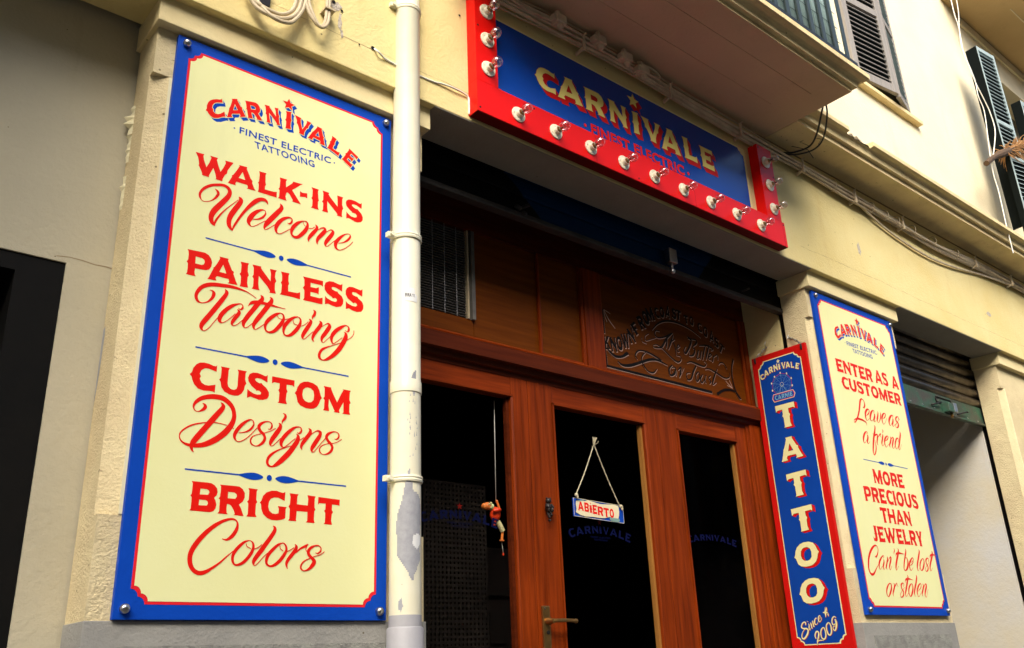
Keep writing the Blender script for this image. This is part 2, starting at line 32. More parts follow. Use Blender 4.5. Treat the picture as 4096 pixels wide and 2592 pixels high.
SC={'Welcome': [[9415,28726,10,9503,28669,70,9535,28574,85,9464,28419,65,9333,28272,30,9175,28181,10,9034,28187,24,8957,28317,64,8974,28466,74,9088,28647,84,9288,28807,85,9497,28897,86,9687,28943,91,9837,28901,102,9907,28778,122,9872,28606,142,9732,28375,156,9560,28123,164,9434,27914,168,9374,27728,152,9391,27579,132,9458,27484,88,9517,27428,10],[9507,27461,24,9511,27552,59,9580,27728,59,9716,27965,45,9891,28203,30,10070,28419,23,10210,28584,13],[10216,28699,10,10275,28646,103,10299,28560,134,10220,28388,153,10101,28165,157,10006,27965,156,9955,27779,145,9967,27601,130,10043,27482,75,10102,27440,10],[10102,27440,10,10096,27497,40,10152,27657,65,10278,27931,71,10430,28216,82,10587,28466,103,10773,28701,131,10943,28838,121,11094,28874,106,11188,28822,69,11222,28738,11],[10717,28041,8,10890,28089,41,11061,28201,68,11161,28353,53,11160,28447,26,11124,28490,32,11018,28472,58,10872,28369,104,10731,28205,140,10638,28030,154,10609,27902,113,10664,27800,56,10748,27778,15,10880,27865,13,11024,27989,13,11181,28125,16],[11658,28915,11,11710,28840,97,11703,28728,135,11558,28518,150,11390,28276,159,11248,28071,147,11169,27913,89,11162,27818,36,11226,27818,13,11360,27931,13,11543,28107,16],[11958,28280,8,12033,28270,48,12101,28346,65,12117,28447,43,12060,28506,38,11929,28471,70,11764,28351,107,11630,28174,128,11562,28005,116,11564,27885,84,11613,27806,42,11717,27805,16,11880,27926,16,12108,28121,16],[12571,28540,22,12491,28507,38,12334,28398,93,12183,28207,119,12120,28038,97,12132,27906,64,12229,27840,81,12361,27878,97,12514,28046,120,12640,28235,121,12695,28403,88,12667,28519,55,12571,28540,22],[12540,28508,14,12555,28416,14,12621,28353,14],[12746,28313,14,12881,28354,14,12966,28435,19],[12978,28531,11,13036,28479,78,13045,28384,100,12916,28193,122,12800,28021,110,12751,27897,66,12774,27816,11],[13061,28333,17,13209,28461,34,13333,28499,62,13352,28392,118,13220,28200,128,13102,28027,105,13072,27894,66,13098,27813,11],[13409,28367,17,13545,28487,28,13630,28504,63,13669,28431,108,13595,28283,130,13462,28076,129,13390,27917,95,13430,27831,28,13512,27882,11,13756,28148,14],[13895,28084,11,14099,28177,40,14268,28325,75,14351,28463,64,14334,28543,23,14232,28547,23,14090,28457,52,13923,28280,103,13801,28091,125,13786,27947,107,13838,27856,68,13952,27840,23,14107,27921,23,14276,28072,20,14388,28203,14,14458,28300,9]],'Tattooing': [[9540,25244,9,9634,25226,56,9675,25147,103,9630,24996,84,9506,24846,46,9331,24769,28,9205,24798,69,9138,24925,92,9158,25073,101,9266,25256,111,9437,25383,117,9661,25457,118,9914,25491,110,10194,25519,96,10480,25509,68,10724,25470,34,10899,25401,20,11046,25324,7],[10011,25388,10,10060,25331,86,10069,25243,110,9951,25024,128,9789,24745,140,9628,24481,139,9488,24260,142,9391,24086,127,9379,23967,91,9441,23898,27,9506,23913,11,9620,24031,14,9761,24250,23,9872,24429,14],[10485,24863,7,10554,24831,34,10617,24889,63,10621,24964,34,10564,25019,29,10459,24994,43,10289,24898,91,10113,24736,113,9967,24534,126,9916,24391,117,9927,24310,93,9988,24269,37,10077,24308,14,10229,24449,14,10401,24657,14],[10455,24815,10,10507,24766,72,10512,24694,105,10411,24526,109,10328,24375,94,10316,24289,57,10372,24258,19,10474,24311,12,10606,24449,14,10758,24653,14],[11184,25470,10,11241,25421,84,11236,25320,124,11111,25153,143,10957,24906,137,10805,24663,135,10704,24470,120,10685,24345,86,10733,24266,29,10830,24309,12,11009,24501,15],[11499,25483,10,11559,25435,85,11558,25334,125,11456,25171,145,11299,24911,138,11144,24666,137,11036,24470,116,11019,24357,82,11073,24279,19,11189,24357,12,11361,24517,17],[10798,25000,7,10848,25091,49,10940,25162,98,11132,25212,109,11378,25221,85,11578,25213,70,11805,25203,35,12054,25197,8],[11891,25024,25,11745,24938,85,11579,24788,109,11442,24609,103,11398,24452,78,11435,24325,54,11548,24288,54,11705,24358,94,11868,24554,115,11972,24726,110,12015,24861,76,11983,24979,50,11891,25024,20],[11797,24912,13,11839,24834,13,11954,24810,13],[12042,24822,10,12179,24885,15,12303,24963,25],[12506,25029,31,12354,24962,71,12184,24798,106,12066,24622,111,12029,24464,80,12057,24334,50,12160,24298,50,12309,24374,96,12478,24573,117,12584,24760,97,12610,24918,62,12559,25008,36,12493,25026,21],[12339,24870,13,12378,24765,13,12521,24728,13],[12625,24723,13,12752,24796,15,12889,24941,21],[12903,25046,10,12966,24996,83,12970,24920,109,12861,24718,129,12752,24518,123,12702,24381,92,12745,24302,15,12850,24387,13,13075,24637,16],[13046,25396,11,13110,25338,79,13096,25231,89,13031,25139,63,13030,25049,10],[13283,25059,11,13344,25003,90,13317,24881,121,13179,24672,115,13082,24486,98,13061,24368,67,13122,24287,10],[13281,24783,21,13489,24957,21,13608,25030,53,13664,24982,101,13654,24902,128,13527,24682,132,13413,24504,105,13399,24387,63,13455,24322,16,13564,24433,13,13732,24622,16],[14264,24929,8,14343,24894,38,14397,24971,76,14388,25061,49,14294,25112,33,14144,25034,87,13929,24858,123,13785,24659,117,13756,24499,90,13810,24368,37,13916,24429,13,14156,24646,16],[14227,24864,11,14290,24804,97,14281,24659,141,14177,24430,150,14034,24196,149,13825,23951,126,13616,23784,78,13459,23724,31,13345,23783,88,13332,23906,88,13418,24074,78,13600,24199,47,13812,24305,21,14094,24447,11],[14325,24585,11,14488,24715,14,14583,24853,11,14593,24992,8]],'Designs': [[9620,21667,7,9689,21628,65,9710,21554,96,9637,21466,69,9513,21399,22,9410,21425,30,9366,21534,52,9415,21662,87,9555,21794,109,9765,21883,128,9983,21922,138,10208,21909,139,10395,21815,130,10530,21679,122,10595,21510,117,10602,21332,125,10528,21122,151,10377,20903,168,10172,20701,161,9944,20543,155,9737,20442,128,9507,20392,106,9317,20390,76,9166,20434,50,9076,20507,37,9042,20597,29,9057,20705,38,9151,20824,42,9309,20942,42,9513,21035,39,9766,21103,30,9982,21140,26,10202,21138,26,10405,21109,18],[10589,21053,13,10623,21031,7],[10162,21774,9,10235,21712,89,10242,21624,120,10132,21463,141,9973,21241,153,9817,21023,152,9662,20807,154,9529,20618,157,9436,20468,135,9409,20348,93,9434,20256,59,9482,20197,8],[10797,20937,7,10981,20984,32,11135,21083,59,11230,21219,50,11222,21331,37,11149,21388,27,11025,21336,59,10873,21203,90,10738,21029,103,10669,20887,98,10667,20777,75,10718,20695,31,10799,20668,11,10931,20723,11,11104,20867,11,11254,21043,11,11350,21164,11],[11703,21176,7,11774,21181,33,11825,21256,56,11811,21357,37,11725,21406,28,11595,21384,46,11459,21296,83,11407,21199,96,11461,21082,83,11560,21005,83,11619,20900,78,11587,20773,82,11477,20658,59,11342,20604,23,11211,20647,45,11170,20742,45,11208,20858,36,11330,20941,23,11536,21013,16,11767,21112,14,11951,21228,14],[12041,21412,9,12100,21363,80,12094,21259,118,11984,21073,136,11864,20887,125,11808,20744,88,11847,20664,14,11956,20740,12,12136,20945,12],[12171,21739,10,12244,21696,62,12250,21604,81,12166,21487,52,12151,21400,9],[12673,21199,7,12749,21179,48,12812,21252,58,12803,21344,39,12726,21380,29,12579,21337,62,12414,21199,100,12265,21030,113,12170,20869,112,12159,20755,84,12224,20672,33,12319,20718,12,12504,20889,12,12622,20996,12],[12658,21151,10,12716,21077,96,12699,20937,134,12586,20739,147,12427,20515,155,12245,20314,149,12064,20137,115,11904,20042,46,11784,20073,68,11742,20179,77,11792,20329,78,11948,20481,60,12156,20607,33,12487,20750,12],[12772,20958,19,12916,21069,19],[13060,21386,10,13123,21329,83,13110,21222,112,12969,21017,116,12864,20854,101,12832,20746,67,12873,20671,10],[13089,21126,15,13235,21262,20,13372,21344,39,13463,21316,84,13479,21248,99,13420,21122,123,13277,20894,127,13196,20733,92,13238,20641,19,13335,20727,10,13504,20946,10,13664,21142,10],[13989,21160,8,14068,21159,40,14139,21239,55,14127,21345,40,14033,21393,30,13902,21375,45,13749,21283,85,13701,21171,89,13771,21061,84,13865,20979,85,13921,20868,80,13873,20745,79,13748,20648,49,13595,20611,20,13490,20676,44,13473,20778,39,13558,20894,29,13735,20970,20,13890,20999,17,14071,21059,15,14252,21182,5]],'Colors': [[10522,17827,5,10648,17810,50,10789,17902,97,10907,18067,98,10951,18228,66,10914,18349,40,10807,18398,47,10659,18381,65,10462,18300,82,10254,18164,103,10052,17987,116,9873,17780,125,9733,17569,131,9654,17381,126,9648,17197,122,9693,17049,112,9791,16929,105,9936,16872,109,10109,16906,96,10312,17031,66,10515,17183,49,10685,17343,35,10875,17507,11],[11321,17827,22,11192,17776,62,11050,17655,83,10930,17510,90,10870,17369,79,10877,17232,71,10939,17140,46,11051,17136,61,11195,17210,79,11335,17355,87,11429,17499,88,11471,17641,73,11450,17755,51,11379,17818,22,11311,17827,15],[11251,17735,11,11276,17658,11,11394,17602,15],[11486,17586,11,11601,17639,15,11730,17734,19],[12042,18295,8,12100,18241,76,12101,18141,106,11989,17954,117,11846,17749,123,11704,17547,126,11572,17366,117,11504,17240,91,11530,17137,25,11613,17175,9,11756,17339,9,11920,17505,11],[12374,17814,23,12239,17752,68,12089,17619,86,11961,17471,93,11902,17327,85,11909,17205,63,12001,17138,48,12136,17161,74,12305,17291,94,12435,17457,95,12506,17604,69,12489,17730,53,12415,17807,30,12355,17813,15],[12299,17738,11,12314,17649,11,12408,17582,11],[12538,17573,11,12646,17629,15,12753,17698,23],[12778,17803,8,12826,17738,77,12807,17637,104,12694,17487,107,12581,17339,95,12534,17212,72,12576,17076,8],[12812,17547,31,12968,17682,50,13109,17753,66,13189,17803,43,13220,17817,8],[13190,17794,23,13148,17709,23,13144,17654,12,13178,17601,10],[13466,17581,6,13554,17573,39,13636,17641,56,13643,17725,36,13566,17795,32,13440,17788,43,13297,17716,78,13229,17612,90,13255,17513,86,13341,17435,78,13434,17320,117,13363,17190,105,13243,17086,58,13102,17045,27,13007,17105,50,13012,17213,50,13109,17325,35,13290,17414,23,13433,17470,20,13619,17530,16,13774,17629,6]],'Leave as': [[48274,27471,16,48385,27449,88,48535,27613,105,48535,27819,64,48412,27941,48,48247,27941,88,48073,27772,136,47914,27441,127,47732,27109,118,47512,26800,101,47264,26538,85,47053,26384,54,46998,26451,38,47114,26567,54,47439,26651,101,47765,26660,102,48079,26630,95,48328,26539,79,48342,26377,20],[48481,26979,16,48772,27137,72,48929,27314,65,48871,27421,57,48657,27350,121,48442,27139,136,48383,26901,119,48418,26729,56,48527,26706,16,48828,26889,16],[49447,27288,49,49496,27399,41,49373,27419,57,49162,27297,122,48950,27035,137,48899,26823,88,48992,26747,32,49261,26901,16,49420,27078,20],[49483,27255,82,49461,27084,122,49292,26854,114,49345,26734,32,49561,26867,12],[49880,27443,21,49933,27360,83,49828,27137,124,49699,26912,123,49783,26744,25,50078,27018,83,50209,27245,108,50233,27444,21],[50414,27067,17,50664,27207,75,50804,27385,76,50703,27448,50,50489,27338,117,50304,27103,125,50266,26864,83,50366,26736,25,50620,26888,17,50879,27186,13],[51607,27318,51,51703,27437,43,51611,27464,51,51361,27335,128,51118,27089,144,51061,26872,93,51146,26767,34,51416,26948,17],[51639,27270,86,51565,27074,128,51438,26873,119,51523,26767,34,51796,26949,13],[52287,27297,61,52380,27403,52,52277,27468,52,52065,27384,104,51973,27212,112,52108,27099,112,52190,26978,121,52071,26803,103,51893,26739,43,51796,26818,43,51903,26964,43,52184,27162,26,52522,27370,13]],'a friend': [[48160,25851,47,48245,25962,39,48136,25985,55,47930,25858,117,47719,25607,132,47648,25375,85,47729,25275,31,48062,25502,16],[48219,25821,78,48204,25645,118,48050,25402,109,48150,25291,31,48342,25439,12],[49193,26508,20,49255,26415,97,49144,26171,121,48975,25896,144,48798,25572,143,48642,25228,134,48532,24917,110,48567,24686,55,48784,24873,94,48936,25164,95,48955,25441,48,48946,25616,32],[48858,25969,16,49000,25899,96,49264,25972,72,49374,26012,32],[49329,26018,20,49366,25922,97,49264,25707,112,49154,25466,88,49222,25325,20],[49343,25793,32,49672,26039,65,49779,26066,49,49649,25909,32,49807,25878,20],[49957,26089,20,49989,26004,98,49850,25757,122,49697,25510,105,49750,25352,24,50017,25524,12],[50035,26368,16,50108,26301,74,50003,26146,20],[50092,25661,16,50449,25834,66,50603,25982,66,50528,26044,50,50283,25915,115,50076,25684,122,50064,25454,81,50168,25341,33,50520,25562,16],[50826,26050,21,50911,25945,100,50741,25692,116,50567,25491,82,50615,25357,16],[50854,25860,33,51120,26036,59,51189,25955,117,50997,25647,125,50900,25456,83,50987,25359,25,51234,25548,13],[51719,25828,34,51798,26033,51,51622,26037,85,51380,25798,118,51260,25552,92,51366,25372,33,51656,25601,21],[52146,26537,21,52195,26399,112,52023,26088,137,51815,25750,127,51656,25472,93,51742,25366,25,52061,25729,13]],"Can't be lost": [[46595,18994,16,46702,18954,85,46894,19090,79,47039,19324,53,47003,19508,40,46814,19550,73,46503,19421,118,46169,19158,136,45925,18862,135,45804,18595,122,45732,18311,108,45811,18083,95,46005,18016,115,46238,18108,96,46522,18340,52,46802,18554,26],[47466,18910,40,47525,19016,33,47428,19032,53,47164,18876,99,46915,18640,112,46839,18433,85,46918,18314,26,47186,18487,16],[47463,18848,53,47423,18681,100,47262,18469,93,47285,18306,20,47506,18458,10],[47865,19031,17,47889,18928,81,47731,18673,100,47590,18461,87,47616,18308,17],[47810,18717,27,48132,18960,47,48277,19008,68,48220,18859,108,47981,18559,108,47918,18391,67,47978,18327,20,48200,18526,10],[48785,19505,14,48805,19390,69,48720,19280,55,48658,19172,10],[49198,19516,17,49245,19411,98,49117,19193,132,48861,18865,138,48668,18585,123,48603,18416,82,48657,18335,27,48934,18554,10],[48834,19075,17,48928,19205,83,49164,19259,104,49470,19263,63,49785,19231,11],[50063,19542,18,50076,19409,99,49905,19144,120,49704,18859,105,49549,18577,84,49504,18407,69,49633,18349,49,49853,18462,119,50029,18681,127,50079,18917,92,49996,19042,42,49853,19014,18],[50197,18879,21,50487,18827,21,50746,18967,50,50676,19071,50,50409,18910,107,50186,18687,113,50167,18474,78,50282,18376,28,50545,18530,14],[50250,18626,21,50543,18744,50,50710,18879,43],[51584,19570,18,51632,19463,103,51451,19193,124,51197,18856,123,51034,18570,101,51046,18382,22,51324,18559,11],[51868,19091,44,51587,18916,95,51402,18692,102,51389,18497,73,51515,18416,58,51743,18575,117,51948,18844,111,51962,19041,66,51868,19091,37],[52469,18920,45,52579,19067,45,52441,19127,60,52227,19008,111,52213,18811,96,52312,18662,104,52269,18508,104,52052,18380,51,51930,18474,44,52090,18631,29,52526,18889,19],[53127,19569,19,53180,19471,99,53067,19265,129,52795,18966,135,52583,18694,119,52530,18517,74,52609,18428,22,52832,18616,11],[52776,19142,19,52864,19289,83,53108,19361,106,53342,19349,61,53589,19311,11]],'or stolen': [[47630,17625,46,47388,17477,92,47180,17250,104,47139,17029,71,47262,16921,46,47493,17096,118,47710,17343,112,47766,17547,73,47630,17625,33],[48051,17636,17,48117,17536,87,47975,17329,106,47785,17102,86,47786,16940,16],[48062,17392,27,48253,17560,54,48391,17645,20,48407,17523,40,48486,17453,10],[49050,17477,41,49143,17603,41,49037,17663,55,48823,17554,102,48828,17348,88,48943,17207,102,48870,17021,95,48637,16915,47,48527,17015,40,48699,17182,27,49142,17438,17],[49717,18120,17,49755,17996,98,49604,17782,125,49398,17486,131,49211,17233,116,49124,17067,75,49169,16965,20,49453,17135,10],[49350,17692,17,49431,17840,83,49676,17910,104,49936,17901,63,50268,17849,11],[49991,17657,42,49736,17515,97,49555,17303,103,49524,17096,76,49649,16974,48,49871,17144,118,50053,17377,112,50095,17586,70,49991,17657,35],[50699,18142,18,50733,18026,100,50559,17746,120,50285,17403,119,50137,17149,98,50153,16973,21],[50605,17263,21,50979,17461,50,51087,17612,50,51004,17684,50,50742,17540,106,50510,17303,113,50468,17093,77,50574,16974,21,50940,17208,11],[51274,17681,18,51344,17576,93,51185,17360,114,51004,17146,92,51028,16989,18],[51258,17426,29,51532,17645,51,51680,17670,72,51649,17541,116,51424,17281,122,51319,17089,79,51430,16975,21,51802,17417,11]],'Since 2009': [[-3109,15673,40,-3097,15800,52,-3179,15832,52,-3302,15758,56,-3375,15598,60,-3268,15518,60,-3094,15508,68,-3010,15431,72,-3064,15253,80,-3215,15080,80,-3360,15006,68,-3433,15092,52,-3389,15271,40,-3262,15427,28,-3066,15543,12],[-2930,15753,10,-2903,15660,52,-2926,15535,52,-2904,15416,24,-2832,15511,8],[-2995,15875,12,-2928,15825,32],[-2813,15800,12,-2778,15689,52,-2762,15543,52,-2742,15470,12],[-2742,15651,16,-2660,15863,32,-2640,15735,56,-2645,15590,48,-2591,15587,10],[-2406,15955,32,-2442,15994,36,-2522,15908,55,-2559,15766,55,-2511,15673,40,-2409,15702,16,-2347,15807,8],[-2242,15908,20,-2177,16030,28,-2206,16104,32,-2286,16019,51,-2305,15858,51,-2243,15791,31,-2140,15884,12,-2106,16007,6],[-2617,14978,39,-2641,15140,59,-2558,15297,67,-2456,15328,59,-2412,15218,74,-2466,15042,74,-2555,14850,55,-2603,14648,20],[-2523,14849,35,-2386,14895,39,-2179,14867,10],[-2125,15506,47,-2246,15370,59,-2292,15176,59,-2262,14996,58,-2125,14936,58,-2025,15072,66,-2007,15285,58,-2047,15465,51,-2125,15506,39],[-1765,15734,50,-1896,15599,58,-1925,15387,66,-1870,15171,66,-1764,15121,54,-1664,15266,66,-1642,15495,66,-1685,15658,58,-1765,15734,39],[-1288,15935,31,-1380,15995,46,-1504,15896,58,-1550,15703,58,-1477,15592,50,-1382,15657,27],[-1352,15868,69,-1313,15688,88,-1353,15478,84,-1444,15324,58,-1537,15382,38,-1514,15505,31,-1405,15534,19],[-1804,16492,10,-1822,16312,70,-1832,16223,117,-1843,16134,66,-1865,15991,8],[-1990,16234,10,-1831,16232,86,-1697,16213,10],[-1730,16486,8,-1746,16379,55,-1748,16280,8],[-1710,16196,8,-1704,16115,55,-1700,16025,8]],'flourish': [[36556,31157,43,36255,31135,54,36131,30898,64,36375,30738,75,36938,30898,76,37468,31180,66,37701,31294,44],[37602,31252,88,37112,30849,109,36665,30293,118,36406,30158,74,35984,30094,53,35912,30204,32,36249,30293,42,36700,30133,64,37253,29822,75,37825,29596,76,38164,29787,55,38137,29993,44,37857,29982,33],[37167,30819,33,37064,30543,108,36985,30232,43],[37715,31190,33,37454,30708,109,37162,30204,43],[37384,30651,44,37800,30950,77],[37644,30746,55,37777,30433,77,37794,29969,44],[37961,30427,33,38175,30598,67,38061,30661,66,37937,30464,77,37961,30235,55,38124,30289,28],[38982,31282,91,39281,31169,114,39004,30678,124,38649,30264,100,38517,30409,67,38725,30709,45],[38931,31359,45,39297,31260,57,39689,31298,81,39716,31084,104,39342,30790,68,39509,30649,114,39321,30309,102,38952,30194,56,38998,30461,45],[39843,30715,92,39612,30149,80,39887,30245,34],[40104,30723,92,39904,30161,69],[40580,31171,47,40274,30582,116,40131,30161,46],[40925,31241,47,40614,30648,117,40435,30219,46],[39960,31002,46,40640,31139,94,41219,31033,83,40993,30899,35],[40699,30401,35,41009,30637,82,40850,30672,82,40691,30356,82,40939,30271,29],[41208,30632,59,41077,30297,82,40990,30193,29],[41190,30540,35,41565,30745,72,41572,30436,36],[37358,29340,54,37044,29075,117,37077,28709,95,37462,28861,118,37580,29215,75,37268,29157,27,37296,28955,27],[37677,29066,43,37562,28734,75],[37810,29132,43,38091,29351,87,37963,28951,108,37861,28704,27,38339,29355,22],[38648,29709,44,39050,29848,78,39614,29804,113,40191,29782,80,40427,30000,46,40215,30090,35],[39466,29691,90,39141,29290,123,38869,28818,99,38540,28719,66,38504,29048,55,38833,29149,28],[39600,29373,56,39331,29111,101,39358,28735,78,39668,29044,90,39600,29373,45],[39966,29268,45,39718,28967,101,39802,28727,67,40117,29037,34],[40225,29271,57,40092,28905,91,40197,28774,23],[40689,29311,46,40461,29141,69,40621,28954,92,40490,28781,46],[41394,29873,47,40927,29180,116,40785,28789,57,41157,29004,29],[40225,29616,29,40634,29712,69,41271,29589,94,41973,29407,83,42476,29540,48,42534,29816,30],[32938,28732,39,33298,28583,117,33912,28678,148,34796,29024,132,35521,29303,124,36173,29387,105,36921,29238,43],[34500,29129,25,34360,29343,81,34654,29644,71,35175,29706,72,35799,29623,83,36473,29423,74],[35257,29682,26,34935,29415,61,34836,29112,61,34994,28819,61,35305,28594,61,35709,28606,82,36041,28890,26],[32205,29316,96,32449,29129,106,32859,28972,126,33358,29069,118,33715,29298,169,33818,29238,50],[35956,31113,32,36437,31556,76,37088,31872,99,37909,32011,101,38718,31970,91,39460,31822,69,40187,31534,35],[34997,30492,21,35021,30250,31,35358,30195,26],[35622,30832,21,35299,30597,31,35323,30353,31,35814,30538,21,36252,30713,16],[41578,30128,30,41745,30291,71,42088,30312,60,42306,30041,36],[32122,31455,59,32127,30770,68,32132,30091,58],[32088,29214,67,32125,28597,76,32120,28325,85],[32084,28326,104,34700,28325,120,37617,28330,128,40628,28314,137],[43079,30768,123,42816,30179,97,42742,29499,96,42874,28816,120,43144,28465,157,43325,28341,48],[41081,28281,150,41748,28628,129,42382,28755,107,42854,28725,84]],'arrows': [[32228,31439,20,32549,30944,30,32990,30535,25],[32228,31439,20,32490,31377,30,32699,31303,20],[32228,31439,20,32269,31083,24,32397,30789,20],[42076,29250,24,42372,29038,36,42648,28888,24],[42434,29334,24,42559,29114,30,42648,28888,24],[42156,28979,24,42422,28950,30,42648,28888,24]]}
KN=[('K',32302,29237,32227,29984),('N',32791,29216,32684,30000),('O',33277,29383,33162,30149),('W',33783,29612,33636,30431),('N',34307,30001,34072,30790),('F',34773,30619,34343,31146),('R',35269,31007,34881,31675),('O',35666,31345,35342,32084),('M',36023,31656,35782,32370),('C',36550,31915,36433,32543),('O',36949,32035,36941,32705),('A',37403,32128,37521,32885),('S',37940,32201,38075,32847),('T',38349,32218,38451,32837),('T',39055,32154,39026,32658),('O',39514,32131,39551,32710),('C',40196,31869,40224,32457),('O',40674,31671,40768,32351),('A',41204,31476,41308,32196),('S',41594,31233,41746,31836),('T',41898,30989,42227,31505)]
LOGO=[('C',8970,31119,9553,31472,8787,31786),('A',9589,31478,10245,31739,9486,32170),('R',10306,31738,10829,31840,10149,32381),('N',10958,31849,11491,31897,10863,32519),('I',11652,31875,11899,31909,11660,32589),('V',11950,31912,12609,31841,12006,32556),('A',12535,31833,13223,31728,12652,32479),('L',13299,31722,13772,31531,13495,32284),('E',13889,31486,14283,31237,14207,32033)]
LSTAR=[('*',11757,32885,11756,33150,12011,32976)]
LTXT=[('FINEST ELECTRIC',10063,31049,13487,31115,10062,31304),('TATTOOING',10650,30696,12874,30734,10602,30954)]
LDOT=[('.',9881,31177,9912,31190,9879,31212),('.',13626,31200,13662,31213,13625,31237)]
MLOGO=[('C',23136,38270,24381,38310,23101,39467),('A',24475,38292,26103,38362,24452,39579),('R',26261,38353,27576,38390,26222,39610),('N',27854,38401,29141,38378,27868,39638),('I',29525,38365,30017,38386,29558,39630),('V',30260,38381,31708,38373,30214,39603),('A',31631,38270,33150,38277,31651,39648),('L',33417,38375,34478,38394,33378,39653),('E',34813,38394,35909,38390,34778,39649)]
MSTAR=[('*',29739,40273,29760,40845,30277,40473)]
MTXT=[('FINEST ELECTRIC',26539,37108,33257,37210,26509,37696),('TATTOOING',27720,36406,32036,36361,27695,36987)]
MDOT=[('.',26148,37428,26242,37426,26156,37510),('.',33565,37466,33659,37467,33577,37540)]
TAT=[('T',-2962,26230,-1723,26229,-2976,27576),('A',-3073,24363,-1673,24396,-3092,25649),('T',-2912,22317,-1651,22383,-2933,23627),('T',-2943,20413,-1658,20505,-2946,21709),('O',-3176,18533,-1647,18700,-3195,19799),('O',-3206,16630,-1640,16853,-3220,17884)]
BLOGO=[('C',-3657,29296,-3376,29341,-3708,29612),('A',-3383,29403,-3059,29511,-3406,29772),('R',-3020,29539,-2756,29608,-3044,29898),('N',-2710,29580,-2419,29619,-2711,29971),('I',-2385,29625,-2253,29618,-2376,29966),('V',-2203,29619,-1895,29592,-2173,29984),('A',-1913,29583,-1622,29561,-1885,29932),('L',-1582,29511,-1382,29449,-1552,29867),('E',-1341,29408,-1119,29302,-1220,29728)]
S2W=[('ENTER',46090,50111,29266,30067),('AS',50407,51934,29302,30159),('A',52391,53242,29297,30129),('CUSTOMER',46370,53116,28276,29036),('MORE',47995,51422,23026,23837),('PRECIOUS',46639,52653,21925,22768),('THAN',48038,51422,20860,21698),('JEWELRY',46791,52365,19771,20620)]
# ------------------------------------------------------------------ materials
def mat(name, base, rough=.6, var=None, vscale=3, vamt=.5, bump=0, bscale=60, metal=0, spec=.5, specks=None, dots=0, grain=None, stains=None):
    m = bpy.data.materials.new(name); m.use_nodes = True; n = m.node_tree; L = n.links
    b = n.nodes['Principled BSDF']; b.inputs['Roughness'].default_value = rough; b.inputs['Metallic'].default_value = metal
    b.inputs['Specular IOR Level'].default_value = spec
    geo = n.nodes.new('ShaderNodeTexCoord')
    src = geo.outputs['Object']
    col = None
    def rgb(c):
        r = n.nodes.new('ShaderNodeRGB'); r.outputs[0].default_value = (*c, 1); return r.outputs[0]
    def noise(scale, detail=5, vec=src, rough_=.6):
        t = n.nodes.new('ShaderNodeTexNoise'); t.inputs['Scale'].default_value = scale; t.inputs['Detail'].default_value = detail
        t.inputs['Roughness'].default_value = rough_; L.new(vec, t.inputs['Vector']); return t.outputs[0]
    def ramp(v, a, b_):
        r = n.nodes.new('ShaderNodeMapRange'); r.inputs['From Min'].default_value = a; r.inputs['From Max'].default_value = b_
        L.new(v, r.inputs['Value']); return r.outputs[0]
    def mix(f, a, b_):
        x = n.nodes.new('ShaderNodeMix'); x.data_type = 'RGBA'
        if isinstance(f, float): x.inputs[0].default_value = f
        else: L.new(f, x.inputs[0])
        L.new(a, x.inputs[6]); L.new(b_, x.inputs[7]); return x.outputs[2]
    def mul(a, k):
        x = n.nodes.new('ShaderNodeMath'); x.operation = 'MULTIPLY'; L.new(a, x.inputs[0]); x.inputs[1].default_value = k; return x.outputs[0]
    col = rgb(base)
    if grain:   # wood: stretched noise along one axis
        mp = n.nodes.new('ShaderNodeMapping'); sc = [42, 42, 42]; sc['xyz'.index(grain)] = 2.2
        mp.inputs['Scale'].default_value = sc; L.new(src, mp.inputs['Vector'])
        g1 = noise(1.0, 6, mp.outputs[0], .65); col = mix(ramp(g1, .3, .72), rgb(var), col)
        g2 = noise(1.3, 3); col = mix(mul(ramp(g2, .35, .75), .45), col, rgb(var))
    elif var:
        v1 = noise(vscale, 6); col = mix(mul(ramp(v1, .38, .66), vamt), col, rgb(var))
    if stains:
        mp = n.nodes.new('ShaderNodeMapping'); mp.inputs['Scale'].default_value = (3.5, 3.5, .55); L.new(src, mp.inputs['Vector'])
        col = mix(mul(ramp(noise(1.0, 7, mp.outputs[0], .7), .56, .78), .6), col, rgb(stains))
    if specks:
        col = mix(ramp(noise(45, 4), .68, .72), col, rgb(specks))
    if dots:    # scattered little dark pits in the render
        vz = n.nodes.new('ShaderNodeTexVoronoi'); vz.inputs['Scale'].default_value = 11; vz.inputs['Randomness'].default_value = 1; L.new(src, vz.inputs['Vector'])
        col = mix(mul(ramp(vz.outputs[0], dots*1.3, dots), .75), col, rgb((.10, .07, .03)))
    L.new(col, b.inputs['Base Color'])
    if bump:
        bp = n.nodes.new('ShaderNodeBump'); bp.inputs['Strength'].default_value = bump; bp.inputs['Distance'].default_value = .01
        h = noise(bscale, 6)
        if not grain:
            a = n.nodes.new('ShaderNodeMath'); a.operation = 'ADD'; L.new(h, a.inputs[0]); L.new(mul(noise(bscale*.09, 4), 1.6), a.inputs[1]); h = a.outputs[0]
        L.new(h, bp.inputs['Height']); L.new(bp.outputs[0], b.inputs['Normal'])
    return m
def paint(name, base, rough=.5, var=None, spec=.12, bump=.05):
    return mat(name, base, rough, var or tuple(c*.86 for c in base), 5, .5, bump, 90, spec=spec, stains=tuple(c*.88 for c in base))

